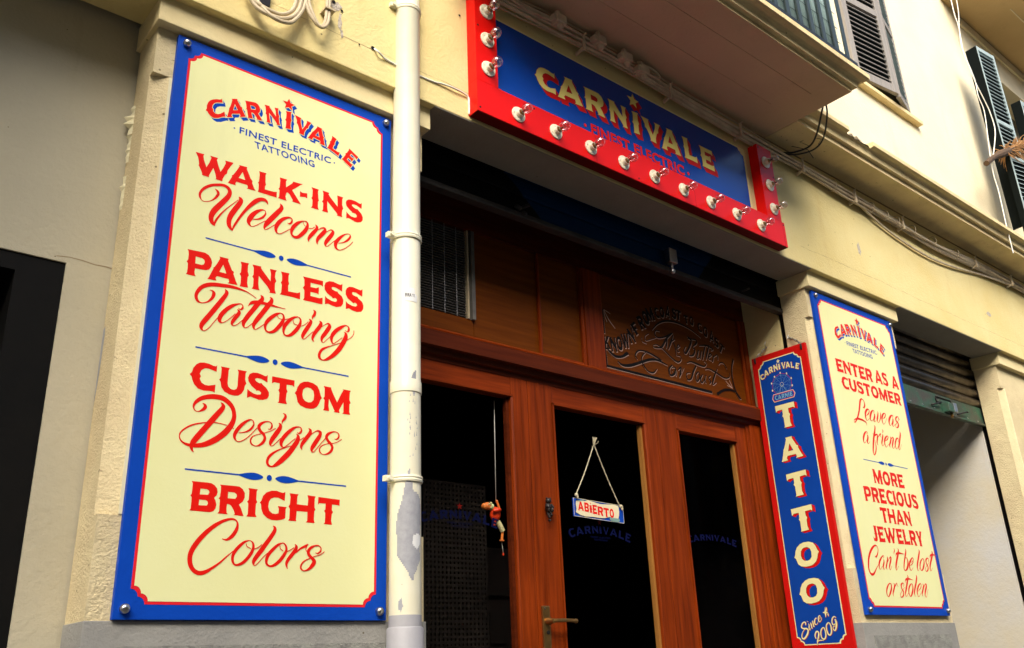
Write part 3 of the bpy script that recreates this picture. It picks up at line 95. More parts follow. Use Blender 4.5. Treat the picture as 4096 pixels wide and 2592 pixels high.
M = {}
M['wall']   = mat('wall_plaster', (.77,.655,.325), .85, (.72,.56,.22), 1.6, .7, .35, 70, spec=.2, dots=.035, stains=(.62,.43,.18))
M['wall_up']= mat('upper_wall_plaster', (.84,.76,.55), .9, (.80,.68,.44), 1.1, .6, .3, 60, spec=.15, dots=.02, stains=(.70,.58,.36))
M['cap']    = mat('moulding_plaster', (.80,.68,.38), .8, (.72,.57,.29), 2.5, .6, .22, 60, spec=.2, dots=.03)
M['rough']  = mat('rough_plaster', (.76,.64,.38), .9, (.64,.51,.30), 4, .8, .6, 130, spec=.15, specks=(.40,.30,.18), dots=.04)
M['pale']   = mat('pale_fillet', (.82,.76,.50), .8, (.72,.62,.38), 4, .5, .2, 90)
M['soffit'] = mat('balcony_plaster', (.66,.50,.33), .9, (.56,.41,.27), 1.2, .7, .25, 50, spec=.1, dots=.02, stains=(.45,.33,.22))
M['cornice']= mat('cornice_plaster', (.80,.66,.36), .85, (.60,.46,.25), 3, .7, .35, 60, spec=.15, specks=(.30,.22,.12), stains=(.42,.30,.16))
M['broken'] = mat('broken_render', (.30,.24,.15), .95, (.14,.11,.07), 30, .9, 1.0, 120)
M['grey']   = mat('grey_plinth_paint', (.34,.33,.30), .85, (.25,.245,.23), 5, .6, .35, 80, spec=.2, dots=.03)
M['greyrough'] = mat('grey_rough_render', (.33,.33,.29), .95, (.22,.21,.20), 20, .8, .7, 130, spec=.1)
M['porch']  = mat('porch_plaster', (.52,.47,.34), .9, (.46,.42,.31), 1.4, .8, .3, 50, spec=.1, dots=.02, stains=(.36,.30,.20))
M['passage']= mat('passage_plaster', (.62,.60,.56), .9, (.66,.57,.38), 1.6, .8, .2, 40, spec=.1, stains=(.60,.42,.30))
M['pipe']   = mat('pipe_enamel', (.84,.80,.62), .38, (.76,.70,.48), 6, .5, .06, 80, spec=.5, dots=.018)
M['greypipe']=mat('grey_pipe', (.42,.41,.43), .5, (.33,.32,.33), 9, .6, .08, 60)
M['chip']   = mat('bare_grey_patch', (.40,.40,.42), .5, (.30,.30,.33), 40, .8, .1, 60)
M['s_cream']= paint('sign_cream', (.85,.84,.44), .5, (.83,.81,.38))
M['s_blue'] = paint('sign_blue', (.003,.062,.46), .5, (.002,.050,.40), bump=.12)
M['s_red']  = paint('sign_red', (.80,.012,.006), .42, (.72,.010,.006))
M['s_line'] = paint('sign_outline', (.78,.02,.03), .42)
M['b_blue'] = paint('blade_blue', (.005,.055,.34), .42, (.004,.045,.29))
M['b_red']  = paint('blade_red', (.60,.008,.006), .45)
M['d_red']  = paint('shade_red', (.34,.008,.008), .45)
M['navy_line'] = paint('fine_navy', (.01,.06,.30), .45)
M['m_blue'] = mat('marquee_blue', (.001,.062,.42), .20, (.001,.050,.34), 4, .5, .03, 45, spec=.22)
M['m_red']  = mat('marquee_red', (.78,.006,.004), .32, (.70,.005,.004), 3, .5, .05, 12, spec=.14)
M['yellow'] = paint('letter_yellow', (.88,.74,.22), .5)
M['ccream'] = paint('letter_cream', (.86,.78,.38), .45)
M['white']  = mat('bulb_ceramic', (.84,.78,.60), .35, (.76,.68,.48), 20, .4, spec=.5)
M['brass']  = mat('brass', (.42,.24,.08), .35, (.25,.13,.04), 20, .6, metal=.9)
M['steel']  = mat('steel', (.55,.55,.55), .28, (.35,.35,.35), 30, .5, metal=1)
M['darkmetal']=mat('dark_metal', (.035,.03,.028), .45, (.015,.012,.012), 20, .6, .1, 60, metal=.6)
M['shutter']= mat('shutter_black', (.004,.004,.004), .6, (.007,.006,.005), 8, .6, .1, 40, spec=.1)
M['bar']    = mat('shutter_bar', (.035,.030,.028), .7, (.015,.013,.012), 14, .8, .3, 60)
M['rib']    = mat('shutter_rib', (.15,.12,.09), .30, (.05,.04,.032), 10, .8, .12, 50, metal=.85, specks=(.20,.13,.08))
M['ribbar'] = mat('worn_green_bar', (.085,.075,.06), .55, (.02,.16,.09), 9, .75, .2, 60, metal=.3, specks=(.35,.25,.18))
M['wood_v'] = mat('wood_vertical', (.36,.052,.005), .40, (.10,.012,.001), grain='z', bump=.06, bscale=70, spec=.13)
M['wood_h'] = mat('wood_horizontal', (.36,.052,.005), .40, (.11,.013,.001), grain='x', bump=.06, bscale=70, spec=.13)
M['ply']    = mat('plywood_panel', (.19,.050,.003), .5, (.11,.024,.0012), grain='x', bump=.04, bscale=60, spec=.10)
M['wood_d'] = mat('dark_wood', (.13,.022,.005), .5, (.06,.009,.002), grain='x', bump=.05, bscale=60, spec=.12)
M['bead']   = mat('glazing_bead', (.42,.20,.045), .45, (.28,.11,.02), grain='z', bump=.05, bscale=60)
M['black']  = mat('black_interior', (.006,.005,.005), .95, spec=0)
M['inkblack'] = mat('ink_black', (.004,.003,.003), .6, spec=.2)
M['inkpale']= mat('ink_pale', (.60,.40,.32), .6, spec=.2)
M['cable']  = mat('cable_cream', (.56,.46,.30), .6, (.42,.33,.20), 14, .6, .05, 60)
M['cable_p']= mat('painted_cable', (.74,.63,.45), .65, (.40,.29,.19), 10, .6, .1, 40)
M['cable_w']= mat('white_cable', (.80,.78,.70), .5)
M['cable_b']= mat('black_cable', (.012,.012,.014), .5)
M['sh_wood']= mat('shutter_grey_wood', (.33,.30,.27), .7, (.22,.20,.18), grain='z', bump=.2, bscale=60)
M['sh_green']=mat('shutter_green', (.34,.42,.42), .6, (.24,.32,.33), 8, .6)
M['sh_dark']= mat('shutter_shade', (.004,.006,.006), .8, spec=.06)  # near-black: shade put into the colour of slat gaps and leaf sides
M['reed']   = mat('reed', (.30,.42,.42), .5, (.20,.30,.30), 30, .7, .1, 60)
M['rail']   = mat('railing_bar', (.030,.045,.045), .5)
M['tar']    = mat('black_strip', (.010,.013,.013), .5)
M['rope']   = mat('rope', (.62,.55,.38), .8, (.45,.38,.22), 60, .7, .5, 200)
M['paper']  = mat('paper', (.80,.80,.78), .6)
M['banner'] = paint('banner_cream', (.82,.72,.48), .5)
M['teal']   = paint('banner_teal', (.22,.36,.33), .5)
M['t_red']  = mat('toy_red', (.85,.05,.008), .3, (.50,.05,.01), 20, .6)
M['t_orange']=mat('toy_orange', (.75,.22,.04), .3, (.42,.08,.015), 20, .6)
M['t_cream']= mat('toy_cream', (.62,.55,.30), .4, (.40,.42,.16), 90, .7)
M['t_green']= mat('toy_collar', (.45,.52,.22), .4)
M['g_blue'] = mat('glass_decal_blue', (.001,.003,.035), .6, spec=.1)
M['g_red']  = mat('glass_decal_red', (.16,.006,.003), .6, spec=.1)
M['palm']   = mat('dry_palm', (.40,.20,.07), .8, (.18,.09,.03), 30, .7)
M['stick']  = mat('stick', (.10,.055,.025), .8, (.05,.03,.015), 20, .7, .5, 60)
M['int_dim'] = mat('dim_interior', (.011,.008,.006), .8, spec=.1); M['int_dim2'] = mat('dim_cabinet', (.012,.008,.006), .8, spec=.1)
M['soffit_grey'] = mat('soffit_shade_grey', (.34,.31,.25), .9, (.27,.245,.20), 3, .7, .4, 60, spec=.1, dots=.03)  # beam underside shade put into a darker grey
M['m_under'] = mat('underside_shade_red', (.17,.004,.003), .6, (.10,.003,.002), 6, .6, spec=.1)  # frame red with the underside shade put into the colour
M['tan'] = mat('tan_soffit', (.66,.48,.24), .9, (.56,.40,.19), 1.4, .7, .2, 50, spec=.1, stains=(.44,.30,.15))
M['blind'] = mat('blind_metal', (.17,.16,.145), .5, (.10,.095,.085), 20, .6, spec=.3)
M['street'] = mat('street_paving', (.085,.08,.075), .85, (.06,.058,.055), 2, .7, .3, 20)
M['opp']    = mat('opposite_wall', (.20,.18,.15), .9, (.16,.14,.12), .6, .7, .3, 20)
M['winglass']=mat('dark_window', (.02,.025,.03), .1, spec=.6)
M['greenpaint']=mat('opposite_shutters', (.05,.12,.09), .6)
# shop glass: thin pane
def glass(name, gloss):
    m = bpy.data.materials.new(name); m.use_nodes = True; n = m.node_tree; n.nodes.remove(n.nodes['Principled BSDF'])
    o = n.nodes['Material Output']; t = n.nodes.new('ShaderNodeBsdfTransparent'); g = n.nodes.new('ShaderNodeBsdfGlossy'); g.inputs['Roughness'].default_value = .02
    f = n.nodes.new('ShaderNodeLayerWeight'); f.inputs[0].default_value = .12; mu = n.nodes.new('ShaderNodeMath'); mu.operation = 'MULTIPLY'; mu.inputs[1].default_value = gloss
    mx = n.nodes.new('ShaderNodeMixShader'); n.links.new(f.outputs[0], mu.inputs[0]); n.links.new(mu.outputs[0], mx.inputs[0])
    n.links.new(t.outputs[0], mx.inputs[1]); n.links.new(g.outputs[0], mx.inputs[2]); n.links.new(mx.outputs[0], o.inputs[0]); return m
M['pane'] = glass('shop_glass', .03); M['globe'] = glass('bulb_glass', .9)
_n = M['globe'].node_tree; _mu = [x for x in _n.nodes if x.type == 'MATH'][0]; _lw = [x for x in _n.nodes if x.type == 'LAYER_WEIGHT'][0]
_n.links.new(_lw.outputs['Facing'], _mu.inputs[0]); _p = _n.nodes.new('ShaderNodeMath'); _p.operation = 'POWER'; _p.inputs[1].default_value = 3.0; _n.links.new(_lw.outputs['Facing'], _p.inputs[0])
_mu.operation = 'MULTIPLY_ADD'; _n.links.new(_p.outputs[0], _mu.inputs[0]); _mu.inputs[1].default_value = .45; _mu.inputs[2].default_value = .20
[x for x in _n.nodes if x.type == 'BSDF_TRANSPARENT'][0].inputs[0].default_value = (.97,.95,.95,1); [x for x in _n.nodes if x.type == 'BSDF_GLOSSY'][0].inputs['Roughness'].default_value = .06
# painted part of the entrance shutter (blue field with slanted ends)
def painted_shutter():
    m = mat('painted_shutter', (.003,.003,.003), .6, (.006,.005,.005), 8, .6, .1, 40, spec=.08); n = m.node_tree; L = n.links; b = n.nodes['Principled BSDF']
    old = b.inputs['Base Color'].links[0].from_socket
    tc = n.nodes.new('ShaderNodeTexCoord'); sx = n.nodes.new('ShaderNodeSeparateXYZ'); L.new(tc.outputs['Object'], sx.inputs[0])
    def lin(kx, kz, c):   # 1 where kx*x+kz*z+c > 0
        a = n.nodes.new('ShaderNodeMath'); a.operation = 'MULTIPLY'; L.new(sx.outputs[0], a.inputs[0]); a.inputs[1].default_value = kx
        d = n.nodes.new('ShaderNodeMath'); d.operation = 'MULTIPLY_ADD'; L.new(sx.outputs[2], d.inputs[0]); d.inputs[1].default_value = kz; L.new(a.outputs[0], d.inputs[2])
        e = n.nodes.new('ShaderNodeMath'); e.operation = 'GREATER_THAN'; L.new(d.outputs[0], e.inputs[0]); e.inputs[1].default_value = -c; return e.outputs[0]
    p = lin(1, 1.16, -(2.57+3.332*1.16)); q = lin(-1, .9, 3.673-3.322*.9)
    mm = n.nodes.new('ShaderNodeMath'); mm.operation = 'MULTIPLY'; L.new(p, mm.inputs[0]); L.new(q, mm.inputs[1])
    x = n.nodes.new('ShaderNodeMix'); x.data_type = 'RGBA'; L.new(mm.outputs[0], x.inputs[0]); L.new(old, x.inputs[6]); x.inputs[7].default_value = (.001,.020,.075,1)
    L.new(x.outputs[2], b.inputs['Base Color']); return m
M['pshut'] = painted_shutter()

# ------------------------------------------------------------------ object helpers
def link(name, me, m=None, parent=None, label=None, kind=None):
    o = bpy.data.objects.new(name, me); C.objects.link(o)
    if m is not None and me is not None and len(me.materials) == 0: me.materials.append(m)
    if parent is not None: o.parent = parent
    if label: o['label'] = label
    if kind: o['kind'] = kind
    return o
def thing(name, label, cat, loc=(0,0,0), group=None):
    o = bpy.data.objects.new(name, None); C.objects.link(o); o['label'] = label; o['category'] = cat; o.empty_display_size = .1
    if group: o['group'] = group
    return o
def tag(o, label, cat, group=None):
    o['label'] = label; o['category'] = cat
    if group: o['group'] = group
    return o
class B:
    def __init__(s): s.v = []; s.f = []; s.smooth = []
    def add(s, vs, fs, sm=False):
        k = len(s.v); s.v += [tuple(v) for v in vs]; s.f += [tuple(i+k for i in f) for f in fs]; s.smooth += [sm]*len(fs); return s
    def box(s, x0, x1, y0, y1, z0, z1):
        return s.add([(x0,y0,z0),(x1,y0,z0),(x1,y1,z0),(x0,y1,z0),(x0,y0,z1),(x1,y0,z1),(x1,y1,z1),(x0,y1,z1)],
                     [(0,3,2,1),(4,5,6,7),(0,1,5,4),(1,2,6,5),(2,3,7,6),(3,0,4,7)])
    def prism(s, poly, axis, a, b):    # poly: 2D points; extruded along axis from a to b
        def P(p, t): return (p[0], p[1], t) if axis == 'z' else ((t, p[0], p[1]) if axis == 'x' else (p[0], t, p[1]))
        n = len(poly); vs = [P(p, a) for p in poly]+[P(p, b) for p in poly]
        tri = tessellate_polygon([[Vector((p[0], p[1], 0)) for p in poly]])
        fs = [tuple(t) for t in tri]+[tuple(n+i for i in reversed(t)) for t in tri]
        fs += [(i, (i+1)%n, n+(i+1)%n, n+i) for i in range(n)]
        return s.add(vs, fs)
    def tube(s, pts, r, n=8, cap=True):
        pts = [Vector(p) for p in pts]; rs = r if isinstance(r, (list, tuple)) else [r]*len(pts)
        vs = []; up = None
        for i, p in enumerate(pts):
            d = (pts[min(i+1, len(pts)-1)]-pts[max(i-1, 0)]).normalized()
            if up is None: up = d.orthogonal().normalized()
            else:
                up = up-d*up.dot(d)
                up = up.normalized() if up.length > 1e-6 else d.orthogonal().normalized()
            w = d.cross(up)
            for k in range(n):
                a = 2*math.pi*k/n; vs.append(p+(up*math.cos(a)+w*math.sin(a))*rs[i])
        fs = [(i*n+k, i*n+(k+1)%n, (i+1)*n+(k+1)%n, (i+1)*n+k) for i in range(len(pts)-1) for k in range(n)]
        s.add(vs, fs, True)
        if cap:
            k = len(s.v)-len(vs); s.f += [tuple(k+i for i in reversed(range(n))), tuple(k+len(vs)-n+i for i in range(n))]; s.smooth += [False, False]
        return s
    def lathe(s, prof, org, axis, n=20):  # prof: (radius, distance along axis)
        ax = Vector(axis).normalized(); u = ax.orthogonal().normalized(); w = ax.cross(u); org = Vector(org); vs = []
        for r, h in prof:
            for k in range(n):
                a = 2*math.pi*k/n; vs.append(org+ax*h+(u*math.cos(a)+w*math.sin(a))*r)
        fs = [(i*n+k, i*n+(k+1)%n, (i+1)*n+(k+1)%n, (i+1)*n+k) for i in range(len(prof)-1) for k in range(n)]
        s.add(vs, fs, True); return s
    def ball(s, c, r, n=14, m=9, rot=None):
        c = Vector(c); r = (r, r, r) if not isinstance(r, (tuple, list)) else r; vs = []
        for j in range(m+1):
            t = math.pi*j/m
            for k in range(n):
                a = 2*math.pi*k/n; q = Vector((r[0]*math.sin(t)*math.cos(a), r[1]*math.sin(t)*math.sin(a), r[2]*math.cos(t)))
                if rot: q = rot@q
                vs.append(c+q)
        s.add(vs, [(j*n+k, j*n+(k+1)%n, (j+1)*n+(k+1)%n, (j+1)*n+k) for j in range(m) for k in range(n)], True); return s
    def obj(s, name, m, parent=None, label=None, kind=None, bevel=0):
        me = bpy.data.meshes.new(name); me.from_pydata(s.v, [], s.f); me.materials.append(m)
        me.polygons.foreach_set('use_smooth', s.smooth)
        bm = bmesh.new(); bm.from_mesh(me); bmesh.ops.remove_doubles(bm, verts=bm.verts, dist=1e-6); bmesh.ops.recalc_face_normals(bm, faces=bm.faces)
        if bevel:
            ed = [e for e in bm.edges if len(e.link_faces) == 2 and e.calc_face_angle(0) > .5]
            bmesh.ops.bevel(bm, geom=ed, offset=bevel, segments=2, affect='EDGES', profile=.6)
        for e in bm.edges:
            if len(e.link_faces) == 2 and e.calc_face_angle(0) > .62: e.smooth = False
        bm.to_mesh(me); bm.free(); me.update()
        return link(name, me, None, parent, label, kind)
def smooth_path(pts, k=6):
    pts = [Vector(p) for p in pts]; P = [2*pts[0]-pts[1]]+pts+[2*pts[-1]-pts[-2]]; out = []
    for i in range(1, len(P)-2):
        for j in range(k):
            t = j/k; a, b, c, d = P[i-1:i+3]
            out.append(.5*((2*b)+(-a+c)*t+(2*a-5*b+4*c-d)*t*t+(-a+3*b-3*c+d)*t*t*t))
    return out+[pts[-1]]

# ------------------------------------------------------------------ lettering (flat sign painting on the boards)
# a surface maps (u, v, h) to 3D: u right, v up, h out of the board towards the street
def on_front(y): return lambda u, v, h: (u, y-h, v)
def on_blade(x): return lambda u, v, h: (x-h, -u, v)
def unpack(flat): return [(flat[i]*1e-4, flat[i+1]*1e-4) for i in range(0, len(flat), 2)]
def fill(b, surf, polys, h):
    ring = [p for q in polys for p in q]
    tri = tessellate_polygon([[Vector((p[0], p[1], 0)) for p in q] for q in polys])
    b.add([surf(p[0], p[1], h) for p in ring], [tuple(t) for t in tri])
def grow(poly, d):
    n = len(poly); area = sum(poly[i][0]*poly[(i+1)%n][1]-poly[(i+1)%n][0]*poly[i][1] for i in range(n)); sg = 1 if area > 0 else -1; out = []
    for i in range(n):
        a, p, c = Vector(poly[i-1]), Vector(poly[i]), Vector(poly[(i+1)%n])
        e1 = (p-a); e2 = (c-p)
        if e1.length < 1e-7 or e2.length < 1e-7: out.append(tuple(p)); continue
        e1.normalize(); e2.normalize(); n1 = Vector((e1.y, -e1.x)); n2 = Vector((e2.y, -e2.x)); m_ = n1+n2
        k = m_.length_squared; m_ = n1 if k < .2 else m_*(2/k)
        out.append((p.x+sg*d*m_.x, p.y+sg*d*m_.y))
    return out
def glyph(ch, bl, br, tl):
    w, polys = GL[ch]; bl, br, tl = Vector(bl), Vector(br), Vector(tl); ux = (br-bl)/w; uy = tl-bl
    return [[tuple(bl+ux*(q[i]/1000)+uy*(q[i+1]/1000)) for i in range(0, len(q), 2)] for q in polys]
def A(t): return [(t[i]*1e-4, t[i+1]*1e-4) for i in (1, 3, 5)]
def ribbon(b, surf, flat, h0, dx=0, dz=0, grow_=0, sub=5):
    P = [Vector((flat[i]*1e-4, flat[i+1]*1e-4, flat[i+2]*1e-4)) for i in range(0, len(flat), 3)]
    Q = smooth_path(P, sub); vs = []; n = len(Q)
    for i, q in enumerate(Q):
        d = Q[min(i+1, n-1)]-Q[max(i-1, 0)]; d = Vector((d.x, d.y))
        d = d.normalized() if d.length > 1e-9 else Vector((1, 0)); nn = Vector((-d.y, d.x)); w = max(q.z*1.10, .0024 if grow_ == 0 else .0004)/2+grow_; h = h0+.00012*i/n
        vs += [surf(q.x+nn.x*w+dx, q.y+nn.y*w+dz, h), surf(q.x-nn.x*w+dx, q.y-nn.y*w+dz, h)]
    b.add(vs, [(2*i, 2*i+1, 2*i+3, 2*i+2) for i in range(n-1)])
def star(c, tip, rin=.42, k=5):
    c = Vector(c); t = Vector(tip)-c; out = []
    for i in range(2*k):
        a = math.pi*i/k; r = 1 if i%2 == 0 else rin; out.append((c.x+r*(t.x*math.cos(a)-t.y*math.sin(a)), c.y+r*(t.x*math.sin(a)+t.y*math.cos(a))))
    return out
def disc(c, r, n=16, ry=None): return [(c[0]+r*math.cos(2*math.pi*i/n), c[1]+(ry or r)*math.sin(2*math.pi*i/n)) for i in range(n)]
FONT = {}
def font_text(body, bold=.012, space=1.0):
    key = (body, bold, space)
    if key not in FONT:
        c = bpy.data.curves.new('t', 'FONT'); c.body = body; c.offset = bold; c.resolution_u = 3; c.space_character = space
        o = bpy.data.objects.new('t', c); C.objects.link(o); dg = bpy.context.evaluated_depsgraph_get()
        me = bpy.data.meshes.new_from_object(o.evaluated_get(dg)); vs = [(v.co.x, v.co.y) for v in me.vertices]; fs = [tuple(p.vertices) for p in me.polygons]
        bpy.data.objects.remove(o); bpy.data.curves.remove(c); bpy.data.meshes.remove(me)
        x0 = min(v[0] for v in vs); x1 = max(v[0] for v in vs); y0 = min(v[1] for v in vs); y1 = max(v[1] for v in vs)
        FONT[key] = ([((v[0]-x0)/(x1-x0), (v[1]-y0)/(y1-y0)) for v in vs], fs)
    return FONT[key]
def sans(b, surf, body, bl, br, tl, h, bold=.012, d=(0,0), space=1.08):
    vs, fs = font_text(body, bold, space); bl, br, tl = Vector(bl), Vector(br), Vector(tl)
    P = [bl+(br-bl)*v[0]+(tl-bl)*v[1] for v in vs]; b.add([surf(p.x+d[0], p.y+d[1], h) for p in P], fs)
def word(b, surf, text, x0, x1, z0, z1, h, gap=.07):
    hh = z1-z0; tot = sum(GL[c][0] for c in text)*hh+gap*hh*(len(text)-1); k = (x1-x0)/tot; x = x0
    for c in text:
        w = GL[c][0]*hh*k; fill(b, surf, glyph(c, (x, z0), (x+w, z0), (x, z1)), h); x += w+gap*hh*k
def arch(b, surf, text, cx, width, z0, hh, rise, h, ends=1.25):
    """letters along a gentle arch, taller towards both ends"""
    n = len(text); tot = sum(GL[c][0] for c in text)+.12*(n-1); x = -.5
    for c in text:
        w = GL[c][0]/tot; m_ = x+w/2; base = z0+rise*(1-(2*m_)**2)-rise; sl = -8*rise*m_/width; H = hh*(1+(ends-1)*(2*m_)**2)
        ux = Vector((1, sl)).normalized(); uy = Vector((-ux.y, ux.x)); bl = Vector((cx+x*width, base-sl*w*width/2*-1*-1)); ww = w*width
        fill(b, surf, glyph(c, bl, bl+ux*ww, bl+uy*H), h); x += w+.12/tot

# ================================================================== THE BUILDING
bld = thing('shop_building', 'cream plastered street building with pilasters, balcony and shuttered upper windows around the tattoo shop', 'building')
# upper wall and lintel beam (one plastered face), openings left free for the two upper windows
w = B()
for x0, x1, z0, z1 in ((-4,5.48,4.28,9.5),(5.48,6.27,4.28,5.30),(5.48,6.27,7.45,9.5),(6.27,8.35,4.28,9.5),(8.35,9.7,4.28,4.6),(8.35,9.7,6.68,9.5),(9.7,14,4.28,9.5)):
    w.box(x0, x1, -.055, .30, z0, z1)
w.obj('upper_wall', M['wall_up'], bld)
B().box(-4, 14, -.055, .165, 3.505, 4.28).obj('lintel_beam', M['wall'], bld, bevel=.004)
B().box(-4, 14, .165, .30, 3.62, 4.28).obj('lintel_back', M['wall'], bld)
for x0, x1, z0, z1 in ((5.48,6.27,5.30,7.45),(8.35,9.7,4.6,6.68)):
    B().box(x0, x1, .16, .20, z0, z1).obj('window_pane', M['winglass'], bld)
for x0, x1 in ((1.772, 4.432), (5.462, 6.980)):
    B().box(x0, x1, -.052, .164, 3.5015, 3.5045).obj('beam_soffit', M['soffit_grey'], bld)  # thin plate carrying the painted shade under the beam
# small band low on the beam face, a faint crack line of the render
def crack(x0, x1, z, seed, amp=.006, y=-.0555, wd=.0022):
    r = random.Random(seed); b = B(); n = int((x1-x0)/.03); pz = z; pts = []
    for i in range(n+1):
        pz += r.uniform(-amp, amp)*.5+(z-pz)*.2; pts.append((x0+(x1-x0)*i/n, pz, wd*r.uniform(.2, 1)))
    vs = []
    for p in pts: vs += [(p[0], y, p[1]+p[2]/2), (p[0], y, p[1]-p[2]/2)]
    b.add(vs, [(2*i, 2*i+1, 2*i+3, 2*i+2) for i in range(n)]); return b
M['crack'] = mat('crack_shadow', (.30,.20,.10), .9)
crack(4.35, 9.2, 3.625, 3).obj('render_crack', M['crack'], bld)
crack(0.9, 1.95, 3.635, 5, .004).obj('render_crack', M['crack'], bld)
M['scrape'] = mat('old_cement', (.62,.55,.45), .95, (.40,.32,.24), 60, .8, .8, 120)
for cx, cz, rw, rh, sd_ in ((1.316,3.755,.03,.022,1),(1.335,3.69,.008,.05,2),(1.345,3.64,.006,.02,6),(5.05,3.80,.02,.05,3),(6.9,3.78,.05,.02,4)):
    r = random.Random(sd_); poly = [(cx+rw*math.cos(a)*r.uniform(.6,1.2), cz+rh*math.sin(a)*r.uniform(.6,1.2)) for a in [2*math.pi*i/14 for i in range(14)]]
    b = B(); fill(b, on_front(-.055), [poly], .0015); b.obj('cement_patch', M['scrape'], bld)
for cx, cz, rr in ((1.479,3.640,.009),(1.419,3.628,.004),(1.305,3.768,.008),(1.34,3.745,.006),(1.90,4.01,.006)):
    b = B(); fill(b, on_front(-.055), [disc((cx, cz), rr, 9)], .003); b.obj('wall_hole', M['inkblack'], bld)
# pilasters: square stop at head and foot, chamfered corners between; then the cap
def pilaster(x0, x1, ztop=3.41, left=True, right=True):
    yb = .187; yf = .02; c = .052
    sq = lambda z0, z1: B().box(x0, x1, yf, yb, z0, z1)
    b = sq(1.562, 1.832); b.box(x0, x1, yf, yb, 3.235, ztop)
    poly = [(x0+c, yf), (x1-c, yf), (x1, yf+.03), (x1, yb), (x0, yb), (x0, yf+.03)]
    b.prism(poly, 'z', 1.832, 3.235)
    p = b.obj('pilaster', M['rough'], bld)
    B().box(x0+.052, x0+.062, yf-.003, yf+.004, 1.835, 3.232).obj('pale_fillet', M['pale'], p)
    B().box(x0-.014, x1+.014, -.020, yb+.004, 3.41, 3.507).obj('pilaster_cap', M['cap'], p, bevel=.003)
    pl = B().box(x0-.004, x1+.004, .012, yb+.002, 0, 1.5625).obj('plinth', M['grey'], p, bevel=.002)
    B().box(x0+.085, x1-.085, .0075, .02, .30, 1.500).obj('plinth_panel', M['greyrough'], pl)
    return p
pil = pilaster(.716, 1.757); pilaster(4.447, 5.447); pilaster(6.995, 8.3)
# flaking paint standing off the left corner
r = random.Random(5); fl = B()
for zc, hh in ((3.13,.11),(3.02,.10),(2.86,.12)):
    n = 9; e = [(.716-abs(r.gauss(0,.006))-(.014 if 2 < i < 6 and zc > 3.1 else .002), zc-hh/2+hh*i/n) for i in range(n+1)]
    vs = [(x, .178, z) for x, z in e]+[(.7165, .160, z) for x, z in e]; fl.add(vs, [(i, i+1, n+2+i, n+1+i) for i in range(n)])
fl.obj('flaking_paint', M['pale'], pil)
b = B(); r = random.Random(8)
pts = [(.716-.0012, y, z) for y, z in ((.186,2.40),(.17,2.41),(.165,2.38),(.168,2.30),(.172,2.24),(.18,2.19),(.186,2.17))]
b.add(pts, [tuple(range(7))]); b.obj('bare_patch', M['chip'], pil)
# door reveals (shutter guide slot between pilaster and reveal)
B().box(4.452, 4.75, .226, .60, 0, 3.62).obj('door_reveal', M['wall'], bld)
B().box(1.45, 1.752, .226, .60, 0, 3.62).obj('door_reveal', M['wall'], bld)
B().box(4.47, 4.75, .187, .226, 0, 3.62).obj('shutter_guide', M['black'], bld)
B().box(1.45, 1.735, .187, .226, 0, 3.62).obj('shutter_guide', M['black'], bld)
# porch wall in the left bay, with its doorway
p = B(); p.box(.590, .95, .20, .42, 0, 3.7); p.box(-4, .590, .20, .42, 2.595, 3.7); p.box(-4, -.5, .20, .42, 0, 2.595); pw = p.obj('porch_wall', M['porch'], bld)
crack(.56, .74, 2.61, 11, .012, .1993, .003).obj('render_crack', M['crack'], pw)
# passage of the right hand bay
B().box(6.999, 7.3, .226, 4.2, 0, 3.7).obj('passage_wall', M['passage'], bld)
B().box(5.1, 5.44, .226, 4.2, 0, 3.7).obj('passage_wall', M['passage'], bld)
B().box(5.44, 6.999, 4.2, 4.4, 0, 3.7).obj('passage_wall', M['porch'], bld)
B().box(5.3, 7.1, .30, 4.2, 3.55, 3.7).obj('passage_ceiling', M['black'], bld)
B().box(7.02, 7.3, .187, .226, 0, 3.62).obj('shutter_guide', M['black'], bld)
# cornice along the first floor, with its broken stretch
def run(prof, x0, x1):   # prof (y, z)
    return B().prism(prof, 'x', x0, x1)
low = [(-.04,4.274),(-.272,4.274),(-.272,4.308),(-.296,4.309),(-.297,4.345),(-.305,4.357),(-.04,4.357)]
low_e = [(-.055,4.274),(-.272,4.274),(-.272,4.308),(-.296,4.309),(-.299,4.330),(-.306,4.345),(-.318,4.354),(-.055,4.354)]
top = [(-.055,4.354),(-.318,4.354),(-.334,4.358),(-.344,4.362),(-.344,4.391),(-.055,4.43)]
run(low_e, 4.16, 14).obj('cornice', M['cornice'], bld)
run(top, 4.16, 4.635).obj('cornice_fillet', M['cornice'], bld, bevel=.002)
run(top, 4.915, 14).obj('cornice_fillet', M['cornice'], bld, bevel=.002)
r = random.Random(3); vs = []; N = 16
for i in range(N+1):
    x = 4.635+.28*i/N; t = i/N; hz = 4.362+.030*math.sin(math.pi*min(1, t*1.3))*r.uniform(.5, 1); yy = -.318-.010*r.random()
    vs += [(x, -.055, 4.354), (x, yy, 4.354), (x, yy+.006, hz-.008*r.random()), (x, yy+.05, hz+.008*r.random()), (x, -.055, hz+.03)]
B().add(vs, [(5*i+k, 5*i+(k+1)%5, 5*i+5+(k+1)%5, 5*i+5+k) for i in range(N) for k in range(5)]).obj('broken_cornice', M['broken'], bld, 'stretch of cornice with the render broken away')
B().box(-4, 14, -.0556, -.052, 4.262, 4.276).obj('wall_seam', M['crack'], bld)
